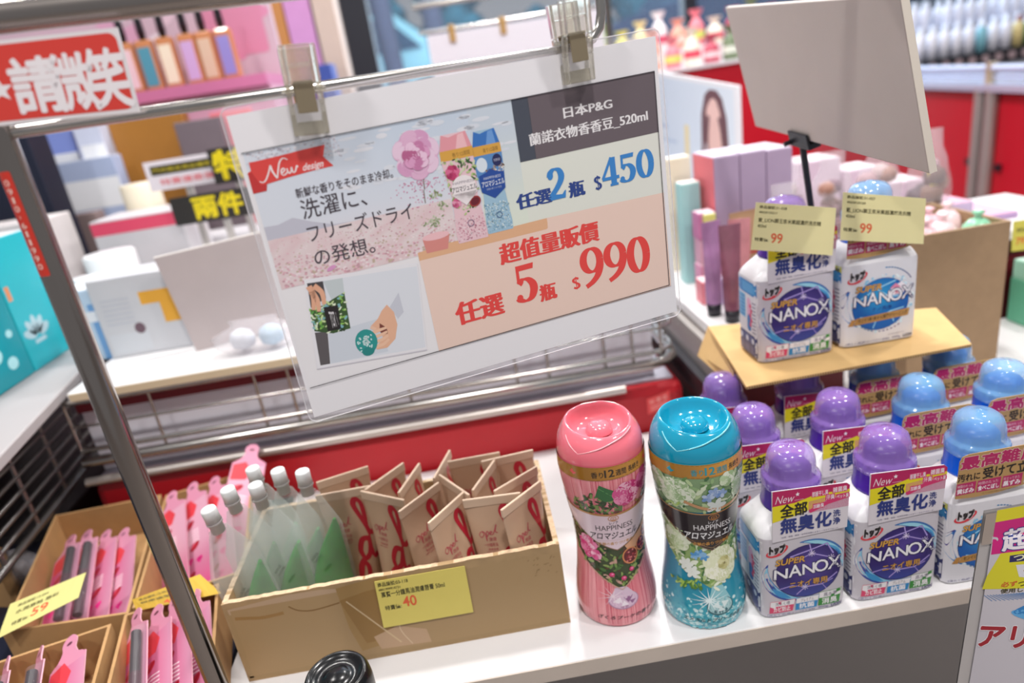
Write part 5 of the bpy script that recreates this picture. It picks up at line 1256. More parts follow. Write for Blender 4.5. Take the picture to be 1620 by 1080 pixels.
tl = atY(1557, 808, .405); r = thing('refill_pouch', 'silver stand-up refill pouch with magenta and yellow header at the right edge', 'pouch', (tl.x + .06, .405, -0.10))
PH = tl.z + .10; PW = .125; x0 = tl.x - (tl.x + .06)
def pm(u, v, d):   # u 0..125, v 0..PH mm
    t = v * .001 / PH; th = .018 * max(0, (1 - t * 1.12)) ** .6 if t < .89 else 0; e = sin(pi * min(1, max(0, u / 125)))
    return (x0 + u * .001 - .010 * (1 - t) * (1 - u / 62), -th * e - .0006 - d - .02 * t * 0, v * .001)
mb = MB(); nu, nv = 16, 24
for sgn in (1, -1):
    vv = []
    for j in range(nv + 1):
        for i in range(nu + 1):
            x, y, z = pm(125 * i / nu, PH * 1000 * j / nv, 0); vv.append((x, y * sgn, z))
    ff = []
    for j in range(nv):
        for i in range(nu):
            q = (j * (nu + 1) + i, j * (nu + 1) + i + 1, (j + 1) * (nu + 1) + i + 1, (j + 1) * (nu + 1) + i); ff.append(q if sgn > 0 else tuple(reversed(q)))
    mb.add(vv, ff, 0, None, True)
mb.build('foil', M('silver_foil', '#cfcccc', .3, .6, bump=.25, nscale=60), r)
H_ = PH * 1000
a = Art()
a.poly([(9, H_ - .3), (125, H_ - .3), (125, 8), (6, 8), (8, H_ - 90), (8, H_ - 45)], '#c9c3ca', 0)
a.rect(9, H_ - 11, 125, H_ - .2, '#e0d428', 1); a.rect(9, H_ - 40, 125, H_ - 11, '#cf1f7c', 1.2); a.rect(0.5, H_ - 30, 9, H_ - 2, '#a99a90', .6)
a.T('超特大', 17, H_ - 38, 86, H_ - 20, '#efe6ec', 3, .05, out='#2f3f8c', outw=.06)
a.poly([(16, H_ - 40), (125, H_ - 40), (125, H_ - 78), (60, H_ - 76), (6, H_ - 72), (8, H_ - 60)], '#d8cf2c', 1.4)
a.poly([(23, H_ - 43), (125, H_ - 40), (125, H_ - 50), (60, H_ - 50), (23, H_ - 49)], '#2b2a5c', 2); a.T('つめかえ用', 26, H_ - 48.6, 70, H_ - 42.6, '#e9e6c0', 3, .03)
a.poly([(28, H_ - 52), (64, H_ - 53), (62, H_ - 66), (46, H_ - 67), (31, H_ - 63)], '#dcd9e0', 2.4); a.stroke([(34, H_ - 58), (42, H_ - 57), (50, H_ - 61)], 1.6, '#c08a4a', 3); a.ell(54, H_ - 61, 4, 3, '#2f6fae', 3)
a.T('必ず', 19, H_ - 71.2, 30, H_ - 66.6, '#d0562c', 3, .03); a.T('つめかえて', 31, H_ - 72, 62, H_ - 67, '#4a4420', 3, .03); a.T('使用してください', 19, H_ - 77, 62, H_ - 73, '#4a4420', 3, .03)
for k in range(14): a.stroke([(8 + k * 2, H_ - 78), (14 + k * 3, H_ - 84)], .5, '#5f86b8', 2, sm=False)
for (cx, cy, rr, ro, c_) in ((46, H_ - 92, 17, .25, '#2f7fc0'), (44, H_ - 101, 17, -.35, '#5fa8dc'), (54, H_ - 98, 17, 1.5, '#3a8ac8'), (58, H_ - 95, 16, .8, '#7fc0e6')): a.ell(cx, cy, rr, 4.6, c_, 3 + ro * .1, ro); a.ell(cx + 3, cy + 1, rr * .6, 1.8, '#cfe6f4', 3.6, ro)
a.T('アリエール', 8, H_ - 128, 102, H_ - 108, '#a3222e', 4, .06, out='#ece8ec', outw=.05, rot=-.08)
a.T('BIO', 46, H_ - 146, 84, H_ - 134, '#2c2a30', 4, .06); a.poly([(8, 8), (125, 8), (125, 18), (40, 30), (8, 40)], '#8fa9c8', 1.6)
a.ell(66, H_ - 152, 14, 14, '#d8424e', 5)
for k in range(20): a.stroke([(8, 40 - k * 1.6), (36, 30 - k * 1.6)], .4, '#3c5f98', 2, sm=False)
a.build('print', pm, r, M('pouch_print', rough=.3, vcol=True), maxlen=6, base=.0010)

# ------------------------------------------------------------------ big grey board in a black clip stand
d1 = ray(713, 70).normalized(); d2 = -ray(1947, 3150).normalized(); nb = d1.cross(d2).normalized()
if nb.x > 0: nb = -nb
p0 = atT(1290, 226, .72)
cs = [atP(x, y, p0, nb) for x, y in ((1147, 12), (1423, -8), (1470, 275), (1195, 200))]
br = thing('display_board', 'large blank grey foam board seen from behind, held by a black clip stand', 'board', tuple(sum(cs, Vector()) / 4))
th = nb * -.0062
MB().hexa(cs, [c_ + th for c_ in cs]).build('panel', M('foam_grey', '#bdb2ac', .6, noise=.02, nscale=20), br, world=True, bevel=.0012)
e0, e1 = cs[1], cs[2]; off = nb * .0003
nrm = (cs[1] - cs[0]).normalized() * .0004
MB().hexa([e0 + nrm, e1 + nrm, e1 + th + nrm, e0 + th + nrm], [e0 + nrm * 2, e1 + nrm * 2, e1 + th + nrm * 2, e0 + th + nrm * 2]).build('edge', M('foam_edge', '#dcd2c6', .7), br, world=True)
cl_ = thing('clip_stand', 'black plastic clip stand with a thin rod holding the grey board', 'clip stand', (p0.x, p0.y, .150))
bot = (cs[3].lerp(cs[2], .36)); up_ = (cs[0] - cs[3]).normalized(); al = (cs[2] - cs[3]).normalized()
mb = MB()
for o_, s_ in ((nb * .0012, 1), (th * 1.25, -1)):
    a_ = [bot + al * x + up_ * z + o_ for x, z in ((-.022, -.004), (.022, -.004), (.022, .008), (-.022, .008))]
    mb.hexa(a_, [q + nb * .003 * s_ for q in a_])
a_ = [bot + al * x + up_ * -.009 + (nb * .004 if k == 0 else th * 1.6) for k in (0, 1) for x in ((-.022, .022) if k == 0 else (.022, -.022))]
mb.hexa(a_, [q + up_ * .006 for q in a_])
mb.tube([bot + al * -.018 - up_ * .004 + nb * .001, bot + al * -.018 - up_ * .004 + nb * .012], .003, 8)
mb.build('clip', M('black_plastic', '#1d1f26', .35), cl_, world=True, bevel=.0008)
foot = atT(1313, 372, .80); foot.z = .1502
MB().tube([bot - up_ * .006, bot.lerp(foot, .5) + Vector((0, 0, .002)), foot], .0036, 10).build('rod', M('black_plastic'), cl_, world=True)
MB().box(foot.x - .02, foot.x + .02, foot.y - .012, foot.y + .012, .1502, .156).build('foot_plate', M('black_plastic'), cl_, world=True)

# ------------------------------------------------------------------ tall kraft carton at the right
X0, X1, Y0, Y1, ZT = .586, .722, .858, 1.022, .222
open_box('tall_carton', 'tall open brown kraft carton full of pink and mint packs at the right', [(X0, Y1), (X1, Y1), (X1, Y0), (X0, Y0)], .0, ZT, .005, mat=M('tall_kraft', '#9c8062', .8, noise=.05, nscale=80, bump=.1))
stz = thing('carton_riser', 'plain white riser board under the tall kraft carton', 'board', (.65, .94, -.02))
MB().box(.51, 1.1, .857, 1.028, FLOOR, -.0005).build('riser', WHITE(), stz, world=True)
mb = MB().box(X0 + .006, X1 - .006, Y0 + .006, Y1 - .006, .006, ZT - .040)
tag(mb.build('foam_filler', M('filler', '#b8a08c', .8)), 'brown packing paper filling the lower part of the tall kraft carton', 'packing paper')
g = random.Random(8)
lumps = [('#eec4cb', .62, .885, 'pale pink soft pack at the front left inside the tall carton'), ('#f0d0d4', .655, .90, 'pale pink soft pack in the middle of the tall carton front'), ('#93d3ae', .695, .885, 'mint green soft pack at the front right inside the tall carton'),
         ('#eebfc8', .665, .945, 'pink soft pack behind the middle of the tall carton'), ('#bfdfe0', .615, .955, 'pale aqua soft pack behind at the left inside the tall carton'), ('#f2d4d8', .70, .955, 'pale pink soft pack at the rear right inside the tall carton')]
for hx, x, y, lb in lumps:
    r = thing('soft_pack', lb, 'soft pack', (x, y, ZT - .040), g.uniform(-.3, .3))
    N = 20
    MB().loft([[(.021 * w * cos(a_), .021 * w * sin(a_) * .9, z) for a_ in [2 * pi * k / N for k in range(N)]] for z, w in ((0, .7), (.006, .95), (.02, 1), (.034, .85), (.042, .5), (.045, .1))]).build('pack', M('soft_' + hx[1:], hx, .25, noise=.12, nscale=40, coat=.4), r)
    MB().loft([[(.006 * w * cos(a_), .006 * w * sin(a_), z) for a_ in [2 * pi * k / 10 for k in range(10)]] for z, w in ((.043, 1), (.047, .6), (.053, 1.5), (.055, .4))]).build('tied_top', M('soft_' + hx[1:]), r)
x = atY(1478, 300, 1.06)
tq = [atY(*p, 1.06) for p in ((1466, 268), (1478, 270), (1490, 318), (1478, 322))]
price_tag('price_tag', 'narrow yellow tag standing edgewise behind the tall kraft carton', tq, 16, 48, [('特價', 4, 30, 12, 34, dkt)], ('39', 4, 14, 12, 22), bgc='#d9c86a')

# ------------------------------------------------------------------ goods on the right-hand white board
ZB = .1502
def carton(name, label, x0, x1, y0, y1, z0, z1, hexc, cat='carton', group=None, top=None, side=None, bev=.0015, art=None):
    r = thing(name, label, cat, ((x0 + x1) / 2, (y0 + y1) / 2, z0), 0, group)
    MB().box(x0, x1, y0, y1, z0, z1).build('box', M('box_' + hexc[1:], hexc, .45, noise=.03, nscale=20), r, world=True, bevel=bev)
    if top: MB().box(x0 + .001, x1 - .001, y0 + .001, y1 - .001, z1, z1 + .0008).build('lid', M('box_' + top[1:], top, .4), r, world=True)
    if side: MB().box(x0 - .0008, x0, y0 + .001, y1 - .001, z0 + .001, z1 - .001).build('side_panel', M('box_' + side[1:], side, .45), r, world=True)
    if art:
        a = Art(); art(a, (x1 - x0) * 1000, (z1 - z0) * 1000)
        a.build('front_print', lambda u, v, d: (x0 + u * .001, y0 - d, z0 + v * .001), r, GLOSS(), world=True)
    return r
for k, (xa, lb) in enumerate(((.368, 'lilac carton with a coral side, left end of the lilac row'), (.408, 'plain lilac carton in the middle of the lilac row'), (.448, 'plain lilac carton at the right end of the lilac row'))):
    carton('lilac_carton', lb, xa, xa + .039, 1.0, 1.09, ZB, .348 - (0.002 if k == 2 else 0), '#b09cb8', top='#d9cfdd', side='#e06f78' if k == 0 else None, group=None)
MB()
for xa, ya, w, h, z0, hx, lb in ((.330, 1.04, .030, .16, ZB, '#9fd0cf', 'pale teal slim carton left of the lilac row'), (.334, 1.12, .04, .19, ZB, '#e8dfc4', 'cream tall carton behind the pale teal one'),
                                 (.345, .985, .018, .12, ZB, '#d8d67c', 'lime yellow slim carton beside the coral lilac carton'), (.352, .945, .022, .038, ZB, '#d67fae', 'small pink cube carton at the bottom of the pink stack')):
    carton('slim_carton', lb, xa, xa + w, ya, ya + .03, z0, z0 + h, hx, top='#efe9e2')
carton('small_carton', 'small pink carton resting on the pink cube', .353, .374, .946, .974, ZB + .0385, ZB + .072, '#cf76ac', top='#f0c8da')
carton('small_carton', 'small coral pink carton at the board edge before the lime carton', .318, .342, .930, .96, ZB, ZB + .034, '#e2808c', top='#f4d6da')
carton('small_carton', 'small pale lilac carton at the front of the board edge', .343, .372, .905, .935, ZB, ZB + .038, '#b6a3d3', top='#d9cfe9')
def slim_tube(label, x, y, rz, lean, hx):
    r = thing('cosmetic_tube', label, 'cosmetic tube', (x, y, ZB)); r.rotation_euler = (0, lean, rz)
    N = 24
    MB().loft([[(( .0105 + .004 * t) * cos(a_), .0105 * (1 - t * t * (3 - 2 * t)) * sin(a_) + .0006 * sin(a_), .018 + .115 * t) for a_ in [2 * pi * k / N for k in range(N)]] for t in [k / 10 for k in range(11)]]).build('tube', M('tube_' + hx[1:], hx, .25, noise=.3, nscale=25, coat=.4), r)
    MB().lathe([(0, 0), (.0095, 0), (.0100, .018), (0, .018)], 20).build('cap', M('dark_cap', '#24222a', .25), r)
for k, (xx, yy, zz, hx, lb) in enumerate(((.356, 1.005, ZB, '#cf8fb0', 'small rose carton at the foot of the pink stack'), (.358, 1.006, ZB + .0405, '#d9a6bd', 'small pale rose carton second in the pink stack'), (.356, 1.004, ZB + .081, '#c277a4', 'small magenta carton on top of the pink stack'))):
    carton('small_carton', lb, xx - .018, xx + .008, yy - .012, yy + .016, zz, zz + .040, hx, top='#ecd3de')
slim_tube('mauve cosmetic tube standing on its dark cap behind the left bottle on the cardboard sheet', .318, .885, .2, 0.0, '#a57aa6')
slim_tube('plum cosmetic tube standing on its dark cap, right of the mauve tube', .330, .850, -.1, 0.0, '#7d4a5c')
slim_tube('rosy cosmetic tube between the plum tube and the brown sachet', .352, .872, -.3, 0.0, '#c07f86')
def sachet(label, x, y, w, h, hx, lean):
    r = thing('sachet', label, 'sachet', (x, y, ZB)); r.rotation_euler = (-lean, 0, .15)
    MB().loft([[(w / 2 * e * cos(a_), .006 * t2 * sin(a_) + .0006 * sin(a_), h * t) for a_ in [2 * pi * k / 20 for k in range(20)]] for t, e, t2 in ((0, 1, 0), (.1, 1, .7), (.5, .97, 1), (.88, 1, .6), (.95, 1, 0), (1, 1, 0))]).build('pack', M('sachet_' + hx[1:], hx, .35, noise=.15, nscale=30), r)
    a = Art(); a.stroke([(-8, 30), (0, 60), (6, 40)], 3, '#b8323c', 1); a.rect(-14, 70, 14, 73, '#b8323c', 1)
    a.build('print', lambda u, v, d: (u * .001, -.0072 - d, v * .001), r, GLOSS())
sachet('brown paper sachet behind the left price tag on the cardboard sheet', .395, .92, .07, .13, '#a88566', .08)
gb = random.Random(44)
for i, (x, y, sx, sz, lb) in enumerate(((.452, .955, .036, .13, 'clear bag of brown goods behind the left yellow tag'), (.520, 1.085, .042, .14, 'clear bag of rosy goods left of the black rod'),
                                        (.598, 1.09, .040, .14, 'clear bag of tan goods right of the black rod'), (.676, 1.09, .040, .145, 'clear bag of tan goods behind the blue dome cap'),
                                        (.752, 1.075, .036, .15, 'clear bag of dark goods behind the tall carton corner'))):
    fl = [(gb.choice(['#8c6a5c', '#b08c92', '#5b4a52', '#a37868', '#6d5048', '#c9b0b0', '#7a5566']), gb.uniform(-.5, .5) * sx, gb.uniform(-.01, .01), gb.uniform(.02, sz - .025), gb.uniform(.013, .020)) for _ in range(12)]
    bag('goods_bag', lb, Vector((x, y, ZB)), sx, .026, sz, fl, i, group=None)
for i, (p, q, lb) in enumerate((((1262, 300), (1330, 248), 'white topped pink carton behind the clip stand'), ((1336, 300), (1395, 262), 'white carton with a pink lid left of the tall carton, far row'), ((1400, 310), (1462, 282), 'pale pink carton at the right end of the far row'))):
    a_, b_ = atY(*p, 1.18), atY(*q, 1.18)
    carton('pink_carton', lb, a_.x, b_.x, 1.18, 1.255, ZB, b_.z, '#d9c2d2', top='#f0dfe6')
for i, (p, q, hx, lb) in enumerate((((1500, 345), (1541, 318), '#c9b6d6', 'pale lilac carton with pink lid beyond the tall carton, left one'), ((1552, 352), (1612, 334), '#b799c4', 'lilac carton with pink lid beyond the tall carton, right one'))):
    a_, b_ = atY(*p, 1.10), atY(*q, 1.10)
    carton('lilac_carton', lb, a_.x, b_.x, 1.10, 1.24, ZB, b_.z, hx, top='#d8a9bd')
a_ = atY(1598, 530, .95)
carton('mint_carton', 'mint green carton at the right picture edge beyond the tall carton', .868, .95, .97, 1.02, 0.0, .075, '#6fc4a0', top='#a9e0c8'); 
carton('mint_carton', 'pale mint carton stacked on the mint green one at the right edge', .87, .95, .972, 1.02, .0765, .105, '#a6dcc4', top='#c9ecdc')
tq = [atY(*p, .94) for p in ((1603, 350), (1650, 343), (1645, 392), (1600, 398))]
price_tag('price_tag', 'yellow price tag at the right picture edge beside the tall carton', tq, 60, 50, [('特價', 8, 30, 30, 38, dkt)], ('79', 8, 10, 26, 22), bgc='#d8cf5a')
# light blue portrait board
TR, BR = atT(1168, 136, 1.36), atT(1160, 300, 1.38); TL, BL = atT(1010, 108, 1.70), atT(1030, 290, 1.70)
zb = ZB; BR = Vector((TR.x + .0, TR.y, zb)); BL = Vector((TL.x, TL.y, zb))
pb = thing('portrait_board', 'pale blue photo board of a long-haired model in white beside the main sign', 'photo board', tuple((BR + BL) / 2))
mpf = quad_map(TL, TR, BR, BL, 200, 200)
mb = MB(); mb.hexa([mpf(0, 0, -.006), mpf(200, 0, -.006), mpf(200, 200, -.006), mpf(0, 200, -.006)], [mpf(0, 0, 0), mpf(200, 0, 0), mpf(200, 200, 0), mpf(0, 200, 0)]); mb.build('board', M('board_white', '#e2e2e6', .5), pb, world=True)
a = Art(); a.grid(5, 4, 192, 194, 10, 6, lambda x, y: mix('#bccbdc', '#d6dfe8', x / 200), 0)
a.poly([(118, 4), (120, 60), (132, 100), (150, 110), (168, 100), (184, 60), (186, 4)], '#e9dfe4', 1); a.poly([(140, 50), (142, 150), (158, 158), (166, 120), (162, 60)], '#e0b8b4', 2); a.ell(155, 150, 13, 22, '#e5c0b8', 2.4)
a.poly([(141, 180), (150, 188), (163, 188), (172, 178), (179, 150), (184, 60), (176, 40), (170, 60), (167, 120), (145, 120), (141, 60), (134, 36), (129, 60), (133, 150)], '#6f5054', 1.6)
a.poly([(147, 150), (165, 150), (170, 96), (140, 96)], '#dfbab2', 3); a.ell(156, 160, 9, 16, '#e5c0b8', 4); a.poly([(138, 110), (156, 84), (174, 110), (180, 4), (132, 4)], '#e4dde4', 5)
a.stroke([(146, 150), (142, 110), (146, 70), (140, 40)], 6, '#6f5054', 6, w1=3); a.stroke([(166, 150), (172, 110), (168, 70), (174, 30)], 6, '#6f5054', 6, w1=3)
a.rect(16, 120, 60, 126, '#9fb2cc', 1); a.rect(16, 100, 80, 104, '#a9bbd2', 1); a.rect(16, 70, 50, 74, '#a9bbd2', 1); a.poly([(96, 60), (104, 60), (106, 130), (98, 130)], '#e0cf9a', 1)
a.build('print', mpf, pb, GLOSS(), world=True)

# ------------------------------------------------------------------ red cabinet run with steel posts, glass rails on top
Dc = Vector((.165, 1, 0)).normalized(); Nc = Vector((-Dc.y, Dc.x, 0)); Pc = atT(1560, 200, 2.2); Pc.z = 0
def cpt(s, o, z): v = Pc + Dc * s + Nc * o; return (v.x, v.y, z)
zr = atP(1500, 140, Pc, Nc).z
cab = thing('red_cabinet', 'long bright red cabinet run with black knobs and steel posts at the right', 'cabinet', cpt(1.0, -.2, FLOOR))
def cbox(s0, s1, o0, o1, z0, z1): return MB().hexa([cpt(s0, o0, z0), cpt(s1, o0, z0), cpt(s1, o1, z0), cpt(s0, o1, z0)], [cpt(s0, o0, z1), cpt(s1, o0, z1), cpt(s1, o1, z1), cpt(s0, o1, z1)])
def cuts(px, py): v = atP(px, py, Pc, Nc); return (v - Pc).dot(Dc)
sp = cuts(1563, 200)
cbox(-1.2, 2.0, -.22, -.004, FLOOR, zr).build('carcass', M('cab_dark', '#5c0f18', .5), cab, world=True)
for k, (s0, s1) in enumerate(((sp + .05, 2.0), (-1.2, sp - .05))):
    d_ = cbox(s0, s1, -.004, 0, FLOOR + .1, zr - .01).build('panel', M('cab_red', '#c01528', .4), cab, world=True)
    kx = s0 + .035 if k == 0 else s1 - .035
    kz = atP(1522, 252, Pc, Nc).z
    MB().hexa([cpt(kx - .011, 0, kz - .011), cpt(kx + .011, 0, kz - .011), cpt(kx + .011, .012, kz - .011), cpt(kx - .011, .012, kz - .011)], [cpt(kx - .011, 0, kz + .011), cpt(kx + .011, 0, kz + .011), cpt(kx + .011, .012, kz + .011), cpt(kx - .011, .012, kz + .011)]).build('knob', M('black_plastic'), d_, world=True)
for s0 in (sp - .032, sp + .032): MB().tube([cpt(s0, .012, FLOOR), cpt(s0, .012, zr + .01)], .019, 16).build('post', M('post_steel', '#b5aaa6', .4, .6), cab, world=True)
cbox(-1.2, 2.0, -.23, .03, zr, zr + .02).build('top_rail', M('rail_blue_white', '#c9cfe6', .25, .4), cab, world=True)
gl = thing('glass_rail', 'clear glass gallery with pale rails standing on the red cabinet', 'glass rail', cpt(1.0, 0, zr + .02))
cbox(-1.2, 1.3, .002, .008, zr + .0205, zr + .062).build('glass', M('rail_glass', '#c2cce0', .05, alpha=.25), gl, world=True)
MB().tube([cpt(-1.2, .005, zr + .066), cpt(1.3, .005, zr + .066)], .012, 12).build('hand_rail', M('rail_blue_white'), gl, world=True)
MB().tube([cpt(-1.2, .005, zr + .042), cpt(1.3, .005, zr + .042)], .005, 8).build('mid_rail', M('rail_blue_white'), gl, world=True)
for s0 in (sp, sp + .5, sp + 1.0): MB().tube([cpt(s0, .005, zr + .0205), cpt(s0, .005, zr + .085)], .016, 12).build('glass_post', M('gold_clear', '#c9b79a', .15, .5), gl, world=True)

# shelf of white bottles far right
FY = 3.35
a_, b_ = atY(1425, 98, FY), atY(1700, 60, FY); zf = atY(1520, 88, FY).z
fs = thing('far_shelf', 'far black-fronted shelf carrying rows of white bottles', 'shelf', (2.8, FY + .2, FLOOR))
MB().box(2.27, 3.5, FY, FY + .55, FLOOR, zf - .06).build('shelf_body', M('white_paint', '#cfcfd8', .5), fs, world=True)
MB().box(2.26, 3.5, FY - .02, FY + .55, zf - .0595, zf).build('shelf_board', M('shelf_black', '#1b1c24', .4), fs, world=True)
MB().box(2.27, 3.5, FY + .28, FY + .55, zf + .0005, zf + .12).build('riser', M('white_paint'), fs, world=True)
for k in range(9):
    x = 2.31 + k * .066; v = [(x + .018 * cos(t), FY - .0205, zf - .03 + .018 * sin(t)) for t in [2 * pi * q_ / 16 for q_ in range(16)]]
    MB().loft([v, [(x, FY - .028, z) for x, _, z in v]]).build('round_knob', M('knob_rose', '#b9a0a4', .3, .4), fs, world=True)
def far_bottle(label, x, y, z, h, hx, cap, group='white bottles on the far shelf'):
    r = thing('toiletry_bottle', label, 'bottle', (x, y, z), 0, group)
    w = .024
    MB().lathe([(0, 0), (w, 0), (w, h * .72), (w * .5, h * .8), (w * .45, h * .82)], 14).build('body', M('btl_' + hx[1:], hx, .3), r)
    MB().lathe([(w * .5, h * .82), (w * .5, h * .98), (0, h)], 12).build('cap', M('btl_' + cap[1:], cap, .35), r)
    return r
g = random.Random(12)
fb = {}
cols_f = ['#e4e2ec', '#dfe0ea', '#e9e6e2', '#e6e4da', '#dcdde8']; caps_f = ['#e9e9ee', '#c9ccd6', '#dfd9b0']
WBL = 'white bottle in the rows on the far black-fronted shelf, top right'
p_ = far_bottle(WBL, 2.29, FY + .05, zf + .0005, .15, '#e4e2ec', '#dfe0ea')
for row, (yy, zz) in enumerate(((FY + .05, zf + .0005), (FY + .16, zf + .0005), (FY + .36, zf + .1205), (FY + .46, zf + .1205))):
    for k in range(17):
        x = 2.29 + k * .062 + row * .02
        if (row, k) == (0, 0) or (row == 0 and k in (5, 8, 9, 13)) or (row == 2 and k in (4, 9)): continue
        dup(p_, (x, yy, zz), WBL)
for k, hx, cp, lb in ((5, '#7fb6c4', '#dfe0ea', 'pale teal bottle in the front row of the far shelf'), (8, '#d9c48a', '#8a3a34', 'yellow bottle with a red cap in the front row of the far shelf'), (9, '#2f8a52', '#e4e2ec', 'green bottle with a white cap in the front row of the far shelf'), (13, '#d98ab0', '#e4e2ec', 'pink bottle in the front row of the far shelf')):
    far_bottle(lb, 2.29 + k * .062, FY + .05, zf + .0005, .14, hx, cp, None)
# colourful packs on the white counter behind the portrait board
GY = 2.75; a_ = atY(1048, 112, GY); zc = atY(1085, 106, GY).z
ct = thing('white_counter', 'white counter with colourful packs behind the portrait board', 'counter', (.95, GY + .2, FLOOR))
MB().box(.62, 1.42, GY, GY + .5, FLOOR, zc - .012).build('counter_body', M('cab_red', '#b8162a', .4), ct, world=True)
MB().box(.60, 1.44, GY - .02, GY + .52, zc - .012, zc).build('counter_top', M('counter_white', '#e0dde2', .4), ct, world=True)
pk = [('#e9d7a0', '#f0e8d8'), ('#e85a6c', '#f4d9dc'), ('#efe2d2', '#d84a60'), ('#f0e6ea', '#c94a6a'), ('#7f9a4a', '#e8d860'), ('#b8455c', '#e9c8cc'), ('#e8a08c', '#f2d2c8'), ('#d9cf6a', '#f2ecc0'), ('#6a7a5c', '#d8dccf'), ('#e77f8c', '#c9d46a')]
names_p = ['cream', 'coral red', 'ivory', 'white', 'olive green', 'crimson', 'salmon', 'yellow', 'grey green', 'pink']
for row in range(2):
    for k in range(10):
        i = (k * 3 + row * 4) % 10; h = .10 + .05 * ((k * 7 + row * 3) % 5) / 4
        x = .66 + k * .077; y = GY + .06 + row * .16; z = zc + .0005
        r = thing('gift_pack', '%s gift pack with tied top, %s row on the white counter, number-free pile spot' % (names_p[i], 'front' if row == 0 else 'rear'), 'gift pack', (x, y, z))
        r['label'] = '%s tied gift pack in the %s row of the white counter' % (names_p[i], 'front' if row == 0 else 'rear')
        if row: 
            MB().box(-.03, .03, -.03, .03, 0, .07).build('riser_box', M('counter_white'), r)
        zz = .07 if row else 0
        MB().loft([[(.033 * w * cos(a_), .028 * w * sin(a_), zz + h * t) for a_ in [2 * pi * q / 14 for q in range(14)]] for t, w in ((0, .9), (.1, 1), (.55, .95), (.72, .5), (.78, .3), (.9, .7), (1, .9))]).build('wrap', M('pack_' + pk[i][0][1:], pk[i][0], .35, noise=.2), r)
        MB().loft([[(.034 * cos(a_), .029 * sin(a_), zz + h * t) for a_ in [2 * pi * q / 14 for q in range(14)]] for t in (.2, .4)]).build('band', M('pack_' + pk[i][1][1:], pk[i][1], .4), r)

# ------------------------------------------------------------------ second hanging sign further back
HY = 1.98
hs = thing('rear_sign_rack', 'second thin steel sign frame further back at the top middle', 'sign rack', (atY(957, 60, HY).x, HY, FLOOR))
pz = atY(957, -30, HY); bl, br2 = atY(652, 13, HY), atY(957, -36, HY)
MB().tube([(pz.x, HY, FLOOR), (pz.x, HY, pz.z)], .010, 12).build('post', CHROME(), hs, world=True)
MB().tube([(bl.x, HY, br2.z), (br2.x, HY, br2.z)], .009, 12).build('top_tube', STEEL(), hs, world=True)
q = [atY(*p, HY - .004) for p in ((676, 62), (952, 13), (960, 100), (690, 150))]
zt = (q[0].z + q[1].z) / 2
MB().tube([(q[0].x - .02, HY, zt + .012), (pz.x, HY, zt + .012)], .005, 10).build('hanging_bar', STEEL(), hs, world=True)
hc = thing('rear_card', 'blank white sign card hanging from the rear sign frame above the main sign', 'sign card', tuple(sum(q, Vector()) / 4))
MB().box(q[0].x, q[1].x, HY - .004, HY - .003, q[3].z, zt + .004).build('card', M('rear_card_white', '#d9d4dc', .5), hc, world=True)
for px_, lb in ((713, 'small tan clip at the left of the rear hanging card'), (795, 'small tan clip in the middle of the rear hanging card')):
    c_ = atY(px_, 40, HY); tag(MB().box(c_.x - .008, c_.x + .008, HY - .012, HY + .008, zt - .022, zt + .022).build('rear_clip', M('tan_clip', '#b08a52', .4), bevel=.003), lb, 'clip')

# ------------------------------------------------------------------ pink perfume stand at the upper left
PY = 1.95
l_, r_ = atY(185, 160, PY), atY(432, 40, PY); zs = atY(290, 138, 1.82).z
ps = thing('perfume_stand', 'pink perfume display stand with poster back at the upper left', 'display stand', ((l_.x + r_.x) / 2, PY, FLOOR))
xl = l_.x - .35
MB().box(xl, r_.x, PY, PY + .03, FLOOR, zs + .42).build('back_panel', M('pink_panel', '#cdb2c0', .6, noise=.04, nscale=3), ps, world=True)
MB().box(xl, r_.x, 1.74, PY, zs - .025, zs).build('shelf', M('pink_shelf', '#c4709a', .5), ps, world=True)
MB().box(xl, r_.x, 1.76, PY - .005, FLOOR, zs - .0255).build('plinth', M('pink_plinth', '#cf9bb4', .5), ps, world=True)
a = Art(); g = random.Random(5); wmm = (r_.x - l_.x) * 1000
for k in range(26): a.ell(g.uniform(10, wmm - 10), g.uniform(30, 400), g.uniform(10, 34), g.uniform(14, 50), g.choice(['#e2c6d4', '#e6dae2', '#d8a5c0', '#cc5f94', '#dcd9e0', '#cfdcd8', '#d98fb0']), 1 + k * .1, g.random() * 3, 12)
a.rect(wmm * .62, 60, wmm * .95, 330, '#d58aa8', 4, r=10); a.rect(wmm * .70, 180, wmm * .9, 300, '#f0d3de', 5, r=12)
a.build('poster_print', lambda u, v, d: (l_.x + u * .001, PY - d, zs + v * .001), ps, GLOSS(), eps=2e-4, world=True)
for i, (px_, hx, nm) in enumerate(((219, '#e6c6cc', 'blush'), (250, '#4f93a8', 'teal'), (283, '#e9dcc4', 'cream'), (318, '#c7a4d2', 'lilac'), (346, '#d3b79e', 'beige'), (376, '#8f86c8', 'violet'))):
    c_ = atY(px_, 140, 1.84)
    r = thing('perfume_bottle', 'orange glass perfume bottle with %s label and black pump on the pink stand' % nm, 'perfume bottle', (c_.x, 1.84, zs + .0005), 0, None)
    MB().box(-.020, .020, -.015, .015, 0, .115).build('glass', M('orange_glass', '#c98558', .15, coat=.5), r, bevel=.006)
    MB().box(-.0145, .0145, -.0162, -.0152, .012, .098).build('label', M('lbl_' + hx[1:], hx, .5), r)
    MB().lathe([(0, .1152), (.008, .1152), (.008, .127), (.0095, .127), (.0080, .165), (.004, .176), (0, .176)], 16).build('pump', M('pump_black', '#1c1a20', .3), r)
